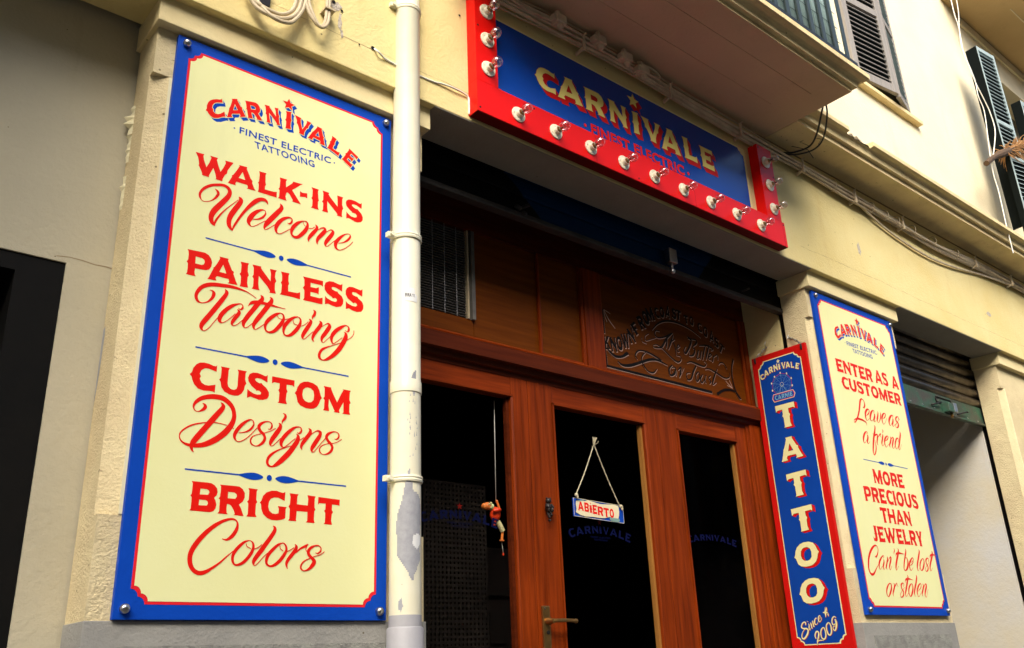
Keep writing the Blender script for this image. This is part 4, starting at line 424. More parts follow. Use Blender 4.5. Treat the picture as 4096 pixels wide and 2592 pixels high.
# balcony
def balcony(x0, x1, zb, d, name, mt):
    pf = [(0,0),(0,.022),(.025,.023),(.027,.040),(.034,.055),(.045,.062),(.066,.064),(.079,.070),(.079,.100),(.05,.108)]
    rings = []
    for o, z in pf: rings.append([(x0-o, -.055, zb+z), (x0-o, -d-o, zb+z), (x1+o, -d-o, zb+z), (x1+o, -.055, zb+z)])
    vs = [v for q in rings for v in q]; fs = [(4*i+k, 4*i+k+1, 4*i+5+k, 4*i+4+k) for i in range(len(rings)-1) for k in range(3)]
    n = len(rings)-1; fs += [(0,3,2,1), (4*n, 4*n+1, 4*n+2, 4*n+3)]+[(4*i, 4*i+4, 4*i+7, 4*i+3) for i in range(n)]
    b = B().add(vs, fs); o = b.obj('balcony', M['cornice'], bld, name)
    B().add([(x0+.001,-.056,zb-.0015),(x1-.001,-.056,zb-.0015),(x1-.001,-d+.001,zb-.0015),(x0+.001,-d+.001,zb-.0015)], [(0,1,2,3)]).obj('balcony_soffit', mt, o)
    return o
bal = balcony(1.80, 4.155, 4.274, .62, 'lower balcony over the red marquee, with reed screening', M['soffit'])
B().box(1.80, 3.89, -.285, -.272, 4.2695, 4.274).obj('soffit_bead', M['soffit'], bal)
B().box(1.80, 3.99, -.475, -.461, 4.2690, 4.274).obj('soffit_bead', M['soffit'], bal)
bx = B(); bx.box(1.80, 4.12, -.699, -.66, 4.376, 4.398); bx.obj('edge_strip', M['tar'], bal)
rl = None
for i in range(21):
    x = 1.84+.1105*i
    if rl is None: rl = B().box(x-.016, x+.016, -.690, -.682, 4.39, 5.35).obj('baluster', M['rail'], bal); x_0 = x
    else:
        c = rl.copy(); C.objects.link(c); c.parent = bal; c.location.x = x-x_0
B().box(1.80, 4.09, -.70, -.67, 5.35, 5.39).obj('handrail', M['rail'], bal)
re = B(); r = random.Random(1)
for i in range(158):
    x = 1.81+i*.0140
    if x > 4.045: break
    re.tube([(x+r.uniform(-.001,.001), -.665+r.uniform(-.002,.002), 4.392), (x+r.uniform(-.002,.002), -.665, 5.3+r.uniform(-.02,.02))], .0055, 5)
re.obj('reed_screen', M['reed'], bal, kind='stuff')
ti = B()
for z in (4.50, 4.60, 4.70, 4.80, 4.95, 5.10): ti.tube([(1.81+.06*i, -.6725+.001*(i%2), z+.002*math.sin(i*1.7)) for i in range(38)], .0012, 4)
ti.obj('binding_wire', M['cable_b'], bal)
# added unseen left balcony for porch shade; upper right balcony, seen from below
shade_bal = balcony(-4, -.15, 4.274, 1.30, 'unseen balcony added over the left bay to shade the porch', M['soffit'])
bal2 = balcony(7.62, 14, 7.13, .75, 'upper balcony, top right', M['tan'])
B().box(7.9, 14, -.075, -.055, 6.98, 7.00).obj('moulding', M['wall_up'], bal2)
B().box(8.3, 14, -.42, -.41, 7.122, 7.13).obj('soffit_bead', M['wall_up'], bal2)
# window sill
B().box(5.47, 6.41, -.100, -.055, 5.238, 5.272).obj('window_sill', M['cornice'], bld, bevel=.003)
# louvred shutters: frame (stiles and rails) with every slat its own piece
def shutter_leaf(a, b, z0, z1, rails, pitch, thick, mf, ms, stile=.05, side=None, label=None, tilt=1):
    a, b = Vector((*a, 0)), Vector((*b, 0)); u = (b-a); Lw = u.length; ang = math.atan2(u.y, u.x)
    f = B(); f.box(0, stile, -thick/2, thick/2, 0, z1-z0); f.box(Lw-stile, Lw, -thick/2, thick/2, 0, z1-z0)
    for ra, rb in rails: f.box(stile, Lw-stile, -thick/2+.002, thick/2-.002, ra-z0, rb-z0)
    o = f.obj('shutter', mf, bld, label, bevel=.002)
    o.location = (a.x, a.y, z0); o.rotation_euler = (0, 0, ang)
    sl_ = B().prism([(-thick*.40, -.0045), (-thick*.40, .0005), (-thick*.02, .0060), (-thick*.02, .0030)], 'x', stile-.004, Lw-stile+.004)
    first = None; z = rails[0][1]+pitch*.6
    while z < rails[-1][0]-pitch*.3:
        if all(not (ra-pitch*.35 < z < rb+pitch*.35) for ra, rb in rails):
            if first is None: first = sl_.obj('slat', ms, o); s_ = first
            else: s_ = first.copy(); C.objects.link(s_); s_.parent = o
            s_.location = (0, 0, z-z0)
        z += pitch
    B().box(stile-.004, Lw-stile+.004, thick*.1, thick*.3, .01, z1-z0-.01).obj('gap_shade', M['sh_dark'], o)  # dark sheet added so the gaps between slats look shaded
    if side: B().box(-.003, .006, -thick/2+.004, thick/2+side, -.001, z1-z0-.001).obj('leaf_edge_shade', M['sh_dark'], o)  # dark plate: shade painted on the side of the leaf
    return o
shutter_leaf((5.480,-.068), (5.965,-.135), 5.305, 7.45, [(5.305,5.375),(5.995,6.055),(7.38,7.45)], .0465, .032, M['sh_wood'], M['sh_wood'], .060, label='left leaf of the grey louvred shutter, weathered wood')
shutter_leaf((5.972,-.135), (6.268,-.066), 5.290, 7.45, [(5.290,5.350),(5.995,6.055),(7.38,7.45)], .0465, .032, M['sh_wood'], M['sh_green'], .030, label='right leaf of the grey louvred shutter, folded back, greenish')
shutter_leaf((7.455,-.280), (7.735,-.312), 4.60, 6.37, [(4.60,4.68),(5.17,5.22),(5.585,5.625),(6.33,6.37)], .042, .030, M['sh_green'], M['sh_green'], .018, side=.07, label='open louvred shutter standing away from the wall, far right')
shutter_leaf((7.365,-.335), (7.66,-.40), 4.45, 5.20, [(4.45,4.50),(5.17,5.20)], .042, .024, M['sh_green'], M['sh_green'], .016, side=.03, label='tilted lower flap of the far right shutter')
shutter_leaf((8.25,-.28), (8.56,-.30), 4.60, 6.139, [(4.60,4.66),(5.3,5.35),(6.09,6.139)], .042, .03, M['sh_green'], M['sh_green'], .018, side=.06, label='louvred shutter cut by the right edge of the photo')
ww = B()
for i in range(1, 4): ww.box(8.35+i*.34-.02, 8.35+i*.34+.02, .14, .16, 4.6, 6.68)
ww.obj('window_bars', M['rail'], bld)

# ================================================================== SETTING OUTSIDE THE FRAME
g = B(); g.add([(-200,-150,0),(200,-150,0),(200,150,0),(-200,150,0)], [(0,1,2,3)]); g.obj('street', M['street'], kind='structure')
g = B(); g.box(-4, 14, -1.2, .2, 0, .13); g.obj('pavement', M['street'], kind='structure')
# the houses across the street (they shade the facade and are mirrored in glass and gloss paint)
op = B(); op.box(-22, 14.7, -9.5, -8.2, 0, 9.0); op.box(16.9, 30, -9.5, -8.2, 0, 9.0)
oo = op.obj('far_side_houses', M['opp'], kind='structure')
wn = B()
for i in range(17):
    for z in (1.0, 3.9, 6.6): wn.box(-20+i*2.7, -20+i*2.7+1.1, -8.23, -8.17, z, z+(2.1 if z < 2 else 1.6))
wn.obj('far_side_windows', M['greenpaint'], oo)
B().box(-22, -4, -.05, 3, 0, 9.5).obj('neighbour_left', M['opp'], kind='structure')
B().box(14, 30, -.05, 3, 0, 9.5).obj('neighbour_right', M['opp'], kind='structure')
# dark room behind the shop front
rm = B(); rm.box(1.5, 4.7, 4.0, 4.1, 0, 3.6); rm.box(1.4, 1.5, .62, 4.1, 0, 3.6); rm.box(4.7, 4.8, .62, 4.1, 0, 3.6); rm.box(1.4, 4.8, .62, 4.1, 3.6, 3.7); rm.box(1.4, 4.8, .62, 4.1, .3, .4)
rm.obj('shop_interior', M['black'], kind='structure')
pr = B(); pr.box(-.7, .8, .42, .44, 0, 2.7); pr.obj('porch_interior', M['black'], kind='structure')
ld = thing('porch_door', 'black door in the shadowed bay at the left edge', 'door')
B().box(-.48, .50, .33, .37, .13, 2.56).obj('door_leaf', M['shutter'], ld)
B().box(.46, .5895, .206, .41, .13, 2.594).obj('door_frame', M['shutter'], ld)
B().box(-.5, .46, .206, .41, 2.54, 2.594).obj('door_frame', M['shutter'], ld)
B().box(.40, .415, .318, .33, .3, 2.35).obj('door_panel_bead', M['bar'], ld)

# ================================================================== SHOP FRONT (wood)
sf = thing('glazed_entrance', 'varnished reddish wood shop front with three glazed door leaves and panels above', 'shop front')
B().box(4.275, 4.447, .455, .55, 0, 2.70).obj('door_jamb', M['wood_v'], sf)
B().box(4.325, 4.447, .435, .455, 0, 2.70).obj('jamb_moulding', M['wood_v'], sf, bevel=.006)
B().box(4.30, 4.325, .445, .455, 0, 2.70).obj('jamb_moulding', M['wood_v'], sf, bevel=.003)
B().box(1.757, 1.895, .455, .55, 0, 2.70).obj('door_jamb', M['wood_v'], sf)
t_ = [(.50,2.650),(.452,2.650),(.450,2.668),(.432,2.672),(.430,2.694),(.402,2.697),(.400,2.762),(.408,2.768),(.425,2.772),(.440,2.788),(.50,2.79)]
B().prism(t_, 'x', 1.757, 4.4465).obj('transom_bar', M['wood_d'], sf)
B().prism([(.4015,2.764),(.409,2.770),(.426,2.774),(.441,2.791),(.4405,2.7945),(.424,2.779),(.400,2.7695)], 'x', 1.757, 4.440).obj('transom_lip', M['wood_h'], sf)
B().box(1.757, 4.447, .46, .55, 3.335, 3.60).obj('head_rail', M['wood_d'], sf)
B().box(3.060, 3.182, .455, .55, 2.79, 3.335).obj('panel_stile', M['wood_v'], sf)
B().box(4.408, 4.447, .455, .55, 2.79, 3.335).obj('panel_stile', M['wood_v'], sf)
B().box(2.360, 3.060, .478, .50, 2.80, 3.335).obj('plywood_panel', M['ply'], sf)
B().box(1.757, 2.356, .478, .50, 2.80, 2.892).obj('plywood_panel', M['ply'], sf)
def mould(x0, x1, z0, z1, parent):   # thin raised bead inside a panel opening
    for n_, a_ in (('bead', (x0, x0+.014, z0, z1)), ('bead', (x1-.022, x1, z0, z1))):
        B().box(a_[0], a_[1], .460, .479, a_[2], a_[3]).obj(n_, M['wood_v'], parent, bevel=.006)
    B().box(x0+.014, x1-.022, .460, .479, z0, z0+.020).obj('bead', M['wood_h'], parent, bevel=.006)
mould(2.75, 3.060, 2.792, 3.335, sf)
p2 = B().box(3.182, 4.408, .476, .50, 2.79, 3.335).obj('lettered_panel', M['ply'], sf, 'wood panel with black hand lettering')
mould(3.182, 4.408, 2.792, 3.335, p2)
# glazed leaves
def leaf(x0, x1, gx0, gx1, label):
    d = link('door', None, None, sf, label)
    me = B(); me.box(x0+.0015, gx0, .455, .50, .2, 2.655); fr = me.obj('door_stile', M['wood_v'], d, bevel=.003)
    B().box(gx1, x1-.0015, .455, .50, .2, 2.655).obj('door_stile', M['wood_v'], d, bevel=.003)
    B().box(gx0, gx1, .4565, .50, 2.556, 2.655).obj('head_rail', M['wood_h'], d)
    B().box(gx0, gx1, .4565, .50, .2, .55).obj('bottom_rail', M['wood_h'], d)
    B().box(gx0-.010, gx0, .449, .4555, .55, 2.564).obj('glazing_bead', M['wood_v'], d)
    B().box(gx0-.010, gx1+.010, .449, .457, 2.557, 2.567).obj('glazing_bead', M['wood_h'], d)
    B().prism([(gx1-.001,.4545),(gx1+.006,.449),(gx1+.012,.4545)], 'z', .55, 2.556).obj('glazing_bead', M['wood_v'], d)
    B().box(gx1-.016, gx1-.0005, .470, .492, .55, 2.548).obj('glazing_bead', M['bead'] if gx0 > 2.5 else M['wood_d'], d)
    B().box(gx0, gx1-.016, .484, .488, .55, 2.556).obj('glass_pane', M['pane'], d)
    return d
d1 = leaf(1.895, 2.643, 1.99, 2.540, 'left leaf beside the downpipe')
d2 = leaf(2.643, 3.525, 2.800, 3.428, 'middle leaf, with the handle')
d3 = leaf(3.525, 4.275, 3.696, 4.203, 'right leaf beside the blade sign')
for xx in (2.60, 2.655, 2.70): B().box(xx, xx+.006, .4535, .456, .5, 2.655).obj('reeding', M['wood_v'], d2)
# decals on the glass
for d_, cx, wd, zb, hh, rise, st in ((d1, 2.263, .395, 1.995, .034, .030, True), (d2, 3.083, .40, 1.985, .034, .034, True), (d3, 3.920, .40, 2.000, .030, .026, False)):
    b = B(); arch(b, on_front(.4838), 'CARNIVALE', cx, wd, zb, hh, rise, .0005); b.obj('glass_lettering', M['g_blue'], d_)
    if st:
        b = B(); fill(b, on_front(.4838), [star((cx, zb+.052), (cx, zb+.068))], .0005); b.obj('glass_star', M['g_red'], d_)
        b = B()
        for ww_, zz in ((.13, -.022), (.09, -.034)): sans(b, on_front(.4838), 'FINEST ELECTRIC' if zz > -.03 else 'TATTOOING', (cx-ww_/2, zb+zz), (cx+ww_/2, zb+zz), (cx-ww_/2, zb+zz+.008), .0005)
        b.obj('glass_lettering', M['g_blue'], d_)
# handle
h_ = B().box(2.660, 2.703, .443, .455, 1.44, 1.655).obj('handle_plate', M['brass'], d2, bevel=.004)
hb = B(); hb.lathe([(0,0),(.015,0),(.015,.02),(.010,.03),(.010,.045),(0,.045)], (2.683, .445, 1.592), (0,-1,0), 16)
hb.tube(smooth_path([(2.683,.405,1.592),(2.70,.400,1.593),(2.75,.400,1.594),(2.805,.402,1.592),(2.812,.404,1.591)], 4), [.008]*13+[.0105]*3+[.006], 10); hb.obj('lever', M['brass'], h_)
B().lathe([(0,0),(.008,0),(.008,.004),(0,.004)], (2.684,.4425,1.548), (0,-1,0), 14).obj('keyhole', M['darkmetal'], h_)
B().lathe([(0,0),(.0035,0),(.003,.002),(0,.0025)], (2.672,.4425,1.645), (0,-1,0), 10).obj('screw', M['steel'], h_)
# little cast figure knocker
k = B(); k.ball((2.722,.438,2.100), (.014,.013,.013)); k.ball((2.712,.437,2.111), .0045, 8, 6); k.ball((2.732,.437,2.111), .0045, 8, 6)
k.ball((2.722,.440,2.070), (.017,.014,.021)); k.ball((2.712,.430,2.060), (.007,.010,.012), 10, 7); k.ball((2.733,.430,2.060), (.007,.010,.012), 10, 7)
k.tube([(2.708,.436,2.085),(2.703,.428,2.072),(2.712,.424,2.066)], .0045, 7); k.tube([(2.736,.436,2.085),(2.741,.428,2.072),(2.732,.424,2.066)], .0045, 7)
k.tube([(2.714,.438,2.052),(2.714,.432,2.036),(2.716,.428,2.024)], .0050, 7); k.tube([(2.729,.438,2.052),(2.730,.432,2.040),(2.728,.428,2.034)], .0048, 7); k.ball((2.716,.430,2.013), (.006,.008,.005), 8, 6)
tag(k.obj('door_knocker', M['darkmetal']), 'small dark cast figure knocker on the stile left of the middle pane', 'door knocker')
# hand lettering on the panel
PL = on_front(.476); sh = B(); ik = B()
for row in KN:
    ch = row[0]; bx_, bz_, tx_, tz_ = [v*1e-4 for v in row[1:]]
    up = Vector((tx_-bx_, tz_-bz_)); i_k = KN.index(row); w0, w1 = [p_ for p_ in ((0,5),(5,9),(9,14),(14,16),(16,21)) if p_[0] <= i_k < p_[1]][0]
    gp = sum(math.hypot(KN[q][1]-KN[q+1][1], KN[q][2]-KN[q+1][2]) for q in range(w0, w1-1))/(w1-w0-1)*1e-4
    ax = Vector((up.y, -up.x)).normalized()*gp*(1.12 if ch in 'MW' else .86)
    bl = Vector((bx_, bz_))-ax*.5; q = glyph(ch, bl, bl+ax, bl+up)
    fill(ik, PL, q, .0016); fill(sh, PL, [[(p[0]+.0035, p[1]-.0045) for p in w_] for w_ in q], .0008)
for i, s_ in enumerate(SC['flourish']):
    ribbon(ik, PL, s_, .0018+.00002*i, 0, 0, .0004, 3)
    if i < 40: ribbon(sh, PL, s_, .0010+.00001*i, .0025, -.0035, 0, 3)
for s_ in SC['arrows']: ribbon(sh, PL, s_, .0013, 0, 0, .0003, 3)
ik.obj('hand_lettering', M['inkblack'], p2); sh.obj('lettering_highlight', M['inkpale'], p2)

# ================================================================== ROLLER SHUTTERS
rs = thing('roller_shutter', 'raised black roller shutter over the shop door, painted blue in the middle', 'roller shutter')
slat = None
for i in range(3):
    z = 3.338+.095*i
    if slat is None:
        slat = B().prism([(.205,z),(.200,z+.01),(.199,z+.045),(.203,z+.085),(.209,z+.0945),(.216,z+.0945),(.216,z)], 'x', 1.74, 4.465).obj('slat', M['pshut'], rs); z0_ = z
    else:
        c = B().prism([(.205,z),(.200,z+.01),(.199,z+.045),(.203,z+.085),(.209,z+.0945),(.216,z+.0945),(.216,z)], 'x', 1.74, 4.465).obj('slat', M['pshut'], rs)
B().box(1.74, 4.465, .182, .226, 3.308, 3.334).obj('bottom_bar', M['bar'], rs, bevel=.003)
lk = B().box(3.40, 3.46, .145, .182, 3.345, 3.425).obj('lock_box', M['steel'], rs, bevel=.004)
B().ball((3.428,.160,3.300), .014).obj('lock_knob', M['steel'], rs)
B().tube([(3.428,.16,3.345),(3.428,.16,3.31)], .006).obj('lock_bolt', M['steel'], rs)
hd = B(); hd.tube([(2.40,.19,3.345),(2.45,.165,3.375)], .008, 8); hd.ball((2.395,.18,3.352), (.022,.01,.012), 10, 6); hd.ball((2.43,.18,3.333), (.018,.01,.010), 10, 6); hd.obj('latch', M['darkmetal'], rs)
B().tube([(4.05,.18,3.345),(4.11,.165,3.375)], .005, 8).obj('latch', M['darkmetal'], rs)
B().box(1.74, 4.465, .226, .455, 3.56, 3.60).obj('housing_board', M['black'], rs)
r2 = thing('roller_shutter', 'half raised ribbed steel roller shutter with worn green bottom bar', 'roller shutter')
prof = [(.222-.030*math.sin(math.pi*i/12)**.8, .078*i/12) for i in range(13)]
rb = None
for i in range(6):
    z = 3.118+.0795*i
    if rb is None: rb = B().prism([(y, z+q) for y, q in prof], 'x', 5.449, 7.018).obj('slat', M['rib'], r2); z0_ = z
    else:
        c = rb.copy(); C.objects.link(c); c.parent = r2; c.location.z = z-z0_
B().box(5.449, 7.018, .205, .214, 2.985, 3.118).obj('bottom_plate', M['ribbar'], r2)
B().box(5.449, 7.018, .190, .224, 2.978, 2.988).obj('bottom_bar', M['ribbar'], r2)
for i in range(9):
    x = 5.55+i*.17; B().lathe([(0,0),(.006,0),(.005,.004),(0,.005)], (x,.205,3.003), (0,-1,0), 8).obj('rivet', M['steel'], r2)
B().box(6.345, 6.425, .150, .205, 2.990, 3.055).obj('lock_box', M['ribbar'], r2, bevel=.004)
B().box(6.425, 6.470, .148, .205, 2.995, 3.060).obj('lock_face', M['steel'], r2, bevel=.003)
sc_ = B(); 
for z_, x0_, x1_ in ((3.098,6.28,6.50),(3.058,6.28,6.36)): sc_.tube([(x0_,.201,z_),(x1_,.201,z_)], .004, 6)
sc_.tube([(6.28,.201,3.098),(6.272,.201,3.078),(6.28,.201,3.058)], .004, 6); sc_.tube([(6.50,.201,3.098),(6.51,.201,3.08),(6.505,.201,3.06)], .004, 6); sc_.obj('lock_scutcheon', M['darkmetal'], r2)
B().tube([(6.18,.195,3.02),(6.30,.180,3.052)], .006, 8).obj('locking_rod', M['darkmetal'], r2); hd = B(); hd.tube([(6.56,.195,3.005),(6.68,.180,3.035)], .006, 8); hd.ball((6.70,.178,3.038), (.018,.006,.007), 10, 6); hd.obj('locking_rod', M['darkmetal'], r2)
B().tube([(6.42,.175,2.992),(6.42,.175,2.955)], .010, 10).obj('padlock_barrel', M['brass'], r2)

# ================================================================== WINDOW BLIND (metal venetian behind the fanlight)
vb = thing('window_blind', 'closed metal venetian blind in the fanlight beside the downpipe', 'blind')
B().box(2.342, 2.360, .462, .50, 2.89, 3.345).obj('frame_post', M['blind'], vb)
B().box(2.322, 2.331, .470, .49, 2.893, 3.335).obj('side_rail', M['cable'], vb)
sl0 = None
for i in range(34):
    z = 2.900+.0128*i
    if sl0 is None: sl0 = B().box(1.80, 2.318, .476, .4875, z, z+.0014).obj('slat', M['blind'], vb); z0_ = z
    else: c = sl0.copy(); C.objects.link(c); c.parent = vb; c.location.z = z-z0_
cd = None
for i in range(7):
    x = 1.86+.067*i
    if cd is None: cd = B().box(x, x+.0022, .4745, .476, 2.893, 3.335).obj('cord', M['greypipe'], vb); x_0 = x
    else: c = cd.copy(); C.objects.link(c); c.parent = vb; c.location.x = x-x_0
B().box(1.80, 2.345, .50, .51, 2.88, 3.345).obj('backing', M['black'], vb)

# ================================================================== PAINTED WALL SIGNS
def notched(x0, x1, z0, z1, a, n=6):
    out = []
    for cx, cz, q in ((x0, z0, 0), (x1, z0, 1), (x1, z1, 2), (x0, z1, 3)):
        sx = 1 if q in (0, 3) else -1; sz = 1 if q in (0, 1) else -1; seg = []
        for i in range(n+1):
            t = math.pi/2*(1-i/n); seg.append((cx+sx*a*math.cos(t), cz+sz*(a+a*math.sin(t))))
        for i in range(n+1):
            t = math.pi/2*(1-i/n); seg.append((cx+sx*(a+a*math.cos(t)), cz+sz*a*math.sin(t)))
        if q in (1, 3): seg.reverse()
        out += seg
    return out
def screws(parent, pts, y, r=.013):
    first = None
    for x, z in pts:
        if first is None:
            b = B(); b.lathe([(0,0),(r,0),(r*1.0,.010),(r*.75,.016),(r*.3,.019),(0,.019)], (0,0,0), (0,-1,0), 20); first = b.obj('screw_cap', M['steel'], parent); s_ = first
        else: s_ = first.copy(); C.objects.link(s_); s_.parent = parent
        s_.location = (x, y, z)
def wall_sign(x0, x1, z0, z1, label, mg=.0385, a=.0195, ln=.0078):
    t = thing('wall_sign', label, 'sign')
    B().box(x0, x1, 0, .018, z0, z1).obj('board', M['s_blue'], t, bevel=.0015)
    b = B(); fill(b, on_front(0), [notched(x0+mg, x1-mg, z0+mg, z1-mg, a)], .0006); b.obj('red_border', M['s_line'], t)
    i_ = mg+ln; b = B(); fill(b, on_front(0), [notched(x0+i_, x1-i_, z0+i_, z1-i_, a)], .0012); b.obj('cream_field', M['s_cream'], t)
    q = .027; screws(t, [(x0+q, z1-q), (x1-q, z1-q), (x0+q, z0+q), (x1-q, z0+q)], 0)
    return t
F = on_front(0)
def logo(parent, tr, mr, mb, mc):
    """arched name: blue drop shade, cream gap, red face; tr maps board coordinates"""
    red, gap, blu = B(), B(), B()
    shapes = [glyph(r_[0], *[tr(p) for p in A(r_)]) for r_ in LOGO]
    st = A(LSTAR[0]); s0 = tr(st[0]); s1 = tr((st[0][0], st[0][1]+.0245)); shapes.append([star(s0, s1, .45)])
    k = abs(tr((1,3))[0]-tr((0,3))[0])
    for i, q in enumerate(shapes):
        for j in range(1, 5):
            d = (.0028*j*k, -.0026*j); fill(blu, F, [[(p[0]+d[0], p[1]+d[1]) for p in w_] for w_ in q], .0014+.00001*i+.0001*(4-j))
        fill(gap, F, [grow(q[0], .0022*k)]+[grow(w_, -.0015*k) for w_ in q[1:]], .0019+.00001*i); fill(red, F, q, .0022+.00001*i)
    for r_ in LTXT: a_ = [tr(p) for p in A(r_)]; sans(blu, F, r_[0], *a_, .0018, .016)
    for r_ in LDOT: c_ = tr(A(r_)[0]); fill(blu, F, [disc(c_, .0028)], .0018)
    blu.obj('logo_shade', mb, parent); gap.obj('logo_gap', mc, parent); red.obj('logo_lettering', mr, parent)
def divider(parent, xa, cx, xb, z, k=1.0):
    b = B(); t = .0022*k
    for x0, x1, s_ in ((xa, cx, 1), (xb, cx, -1)):
        w_ = .075*k; e = cx-s_*.020*k; m_ = e-s_*w_
        fill(b, F, [[(x0, z-t), (m_, z-t), (m_, z+t), (x0, z+t)]], .0018)
        top_ = []; bot = []
        for i in range(11):
            u = i/10; x = m_+(e-m_)*u; r_ = t+.0085*k*math.sin(math.pi*min(1, u**1.3))**.8*(1 if u < .95 else .6); top_.append((x, z+r_)); bot.append((x, z-r_))
        fill(b, F, [top_+bot[::-1]], .0020)
    fill(b, F, [disc((cx, z), .0085*k, 18, .0092*k)], .0020); b.obj('divider', M['s_blue'], parent)
s1 = wall_sign(.7775, 1.601, 1.5645, 3.397, 'tall cream and blue painted board reading walk-ins welcome, left of the downpipe')
logo(s1, lambda p: (p[0], p[1]), M['s_red'], M['s_blue'], M['s_cream'])
for wd, L_ in WORDS:
    b = B()
    for q in L_: fill(b, F, [unpack(w_) for w_ in q], .0018)
    b.obj('lettering', M['s_red'], s1, 'red capitals '+wd)
for wd in ('Welcome', 'Tattooing', 'Designs', 'Colors'):
    b = B()
    for i, s_ in enumerate(SC[wd]): ribbon(b, F, s_, .0020+.00014*(i%4), sub=6)
    b.obj('lettering', M['s_red'], s1, 'red brush script '+wd)
divider(s1, .926, 1.181, 1.443, 2.694); divider(s1, .926, 1.181, 1.444, 2.334); divider(s1, .928, 1.184, 1.446, 1.969)
s2 = wall_sign(4.4835, 5.389, 1.5995, 3.398, 'tall cream and blue painted board reading enter as a customer, right of the shop door')
kx = (5.2013-4.6500)/(1.4283-.8787); kz = 1.06
logo(s2, lambda p: (4.650+(p[0]-.8787)*kx, 3.1955+(p[1]-3.1825)*kz*.96), M['s_red'], M['s_blue'], M['s_cream'])
for row in S2W:
    b = B(); x0, x1, z0, z1 = [v*1e-4 for v in row[1:]]; word(b, F, row[0], x0, x1, z0, z1, .0018, .05); b.obj('lettering', M['s_red'], s2, 'red capitals '+row[0])
for wd in ('Leave as', 'a friend', "Can't be lost", 'or stolen'):
    b = B()
    for i, s_ in enumerate(SC[wd]): ribbon(b, F, s_, .0020+.00014*(i%4), sub=5)
    b.obj('lettering', M['s_red'], s2, 'red brush script '+wd)
divider(s2, 4.724, 4.973, 5.224, 2.429, .9)

# ================================================================== HANGING BLADE SIGN
bs = thing('blade_sign', 'tall narrow blue hanging sign with red edge reading tattoo downwards', 'sign')
BXF = on_blade(4.40)
B().box(4.40, 4.42, .050, .411, 1.432, 3.075).obj('board', M['b_red'], bs, bevel=.0015)
b = B(); fill(b, BXF, [notched(-.411+.036, -.05-.036, 1.432+.036, 3.075-.036, .0195)], .0006); b.obj('cream_line', M['ccream'], bs)
b = B(); fill(b, BXF, [notched(-.411+.0415, -.05-.0415, 1.432+.0415, 3.075-.0415, .0195)], .0012); b.obj('blue_field', M['b_blue'], bs)
fc, sd2, dk = B(), B(), B()
for i, r_ in enumerate(TAT):
    q = glyph(r_[0], *A(r_))
    for j in range(1, 7): fill(sd2, BXF, [[(p[0]+.0030*j, p[1]-.0016*j) for p in w_] for w_ in q], .0016+.00008*(6-j))
    fill(dk, BXF, [grow(q[0], .0014)]+[grow(w_, -.0014) for w_ in q[1:]], .0023)
    fill(fc, BXF, q, .0026)
sd2.obj('letter_shade', M['b_red'], bs); dk.obj('letter_outline', M['inkblack'], bs); fc.obj('lettering', M['ccream'], bs, 'cream vertical capitals TATTOO')
fc, sd2 = B(), B()
for r_ in BLOGO:
    q = glyph(r_[0], *A(r_)); fill(sd2, BXF, [[(p[0]+.0022, p[1]-.0022) for p in grow(w_, .0006)] for w_ in q], .0018); fill(fc, BXF, q, .0022)
fill(fc, BXF, [star((-.2340, 3.012), (-.2322, 3.0255))], .0022)
for i, s_ in enumerate(SC['Since 2009']): ribbon(sd2, BXF, s_, .0016+.0001*(i%5), .0022, -.0018, .0006); ribbon(fc, BXF, s_, .0023+.0001*(i%5))
sd2.obj('letter_shade', M['d_red'], bs); fc.obj('lettering', M['ccream'], bs, 'cream CARNIVALE arch and Since 2009 script')
# ferris wheel and its name board
fw, fr_, lt = B(), B(), B(); hub = Vector((-.2325, 2.872)); R_ = .066
def seg(b, p, q, w_, h): 
    p, q = Vector(p), Vector(q); d = (q-p); nn = Vector((-d.y, d.x)).normalized()*w_/2; fill(b, BXF, [[tuple(p+nn), tuple(q+nn), tuple(q-nn), tuple(p-nn)]], h)
N = 10
ring = lambda rr, i: (hub.x+rr*math.cos(2*math.pi*i/N+.3), hub.y+rr*math.sin(2*math.pi*i/N+.3))
M['pale_blue'] = paint('pale_blue', (.20,.42,.60), .5)
for i in range(N):
    seg(fw, ring(.010, i), ring(R_, i), .0011, .0016); seg(fw, ring(R_*.86, i), ring(R_*.86, i+1), .0010, .0018); seg(fr_, ring(R_, i), ring(R_, i+1), .0013, .0017)
    seg(fw, ring(R_*.5, i), ring(R_*.86, i+1), .0006, .0019); c_ = B(); fill(c_, BXF, [disc(ring(R_+.003, i), .0042, 8, .0062)], .0021); c_.obj('ferris_wheel_car', M['ccream'], bs)
for i in range(16): a = 2*math.pi*i/16; b_ = 2*math.pi*(i+1)/16; seg(lt, (hub.x+.011*math.cos(a), hub.y+.011*math.sin(a)), (hub.x+.011*math.cos(b_), hub.y+.011*math.sin(b_)), .0016, .0022)
seg(fw, hub, (hub.x-.03, 2.812), .002, .0020); seg(fw, hub, (hub.x+.03, 2.815), .002, .0020)
fw.obj('ferris_wheel_spokes', M['pale_blue'], bs); fr_.obj('ferris_wheel_rim', M['s_line'], bs); lt.obj('ferris_wheel_hub', M['ccream'], bs)
cb = B(); fill(cb, BXF, [[(-.308,2.802),(-.298,2.827),(-.166,2.826),(-.155,2.802),(-.166,2.780),(-.298,2.780)]], .0024); cb.obj('name_board_edge', M['banner'], bs)
cb = B(); fill(cb, BXF, [[(-.3045,2.802),(-.296,2.824),(-.168,2.823),(-.159,2.802),(-.168,2.783),(-.296,2.783)]], .0027); cb.obj('name_board_line', M['s_line'], bs)
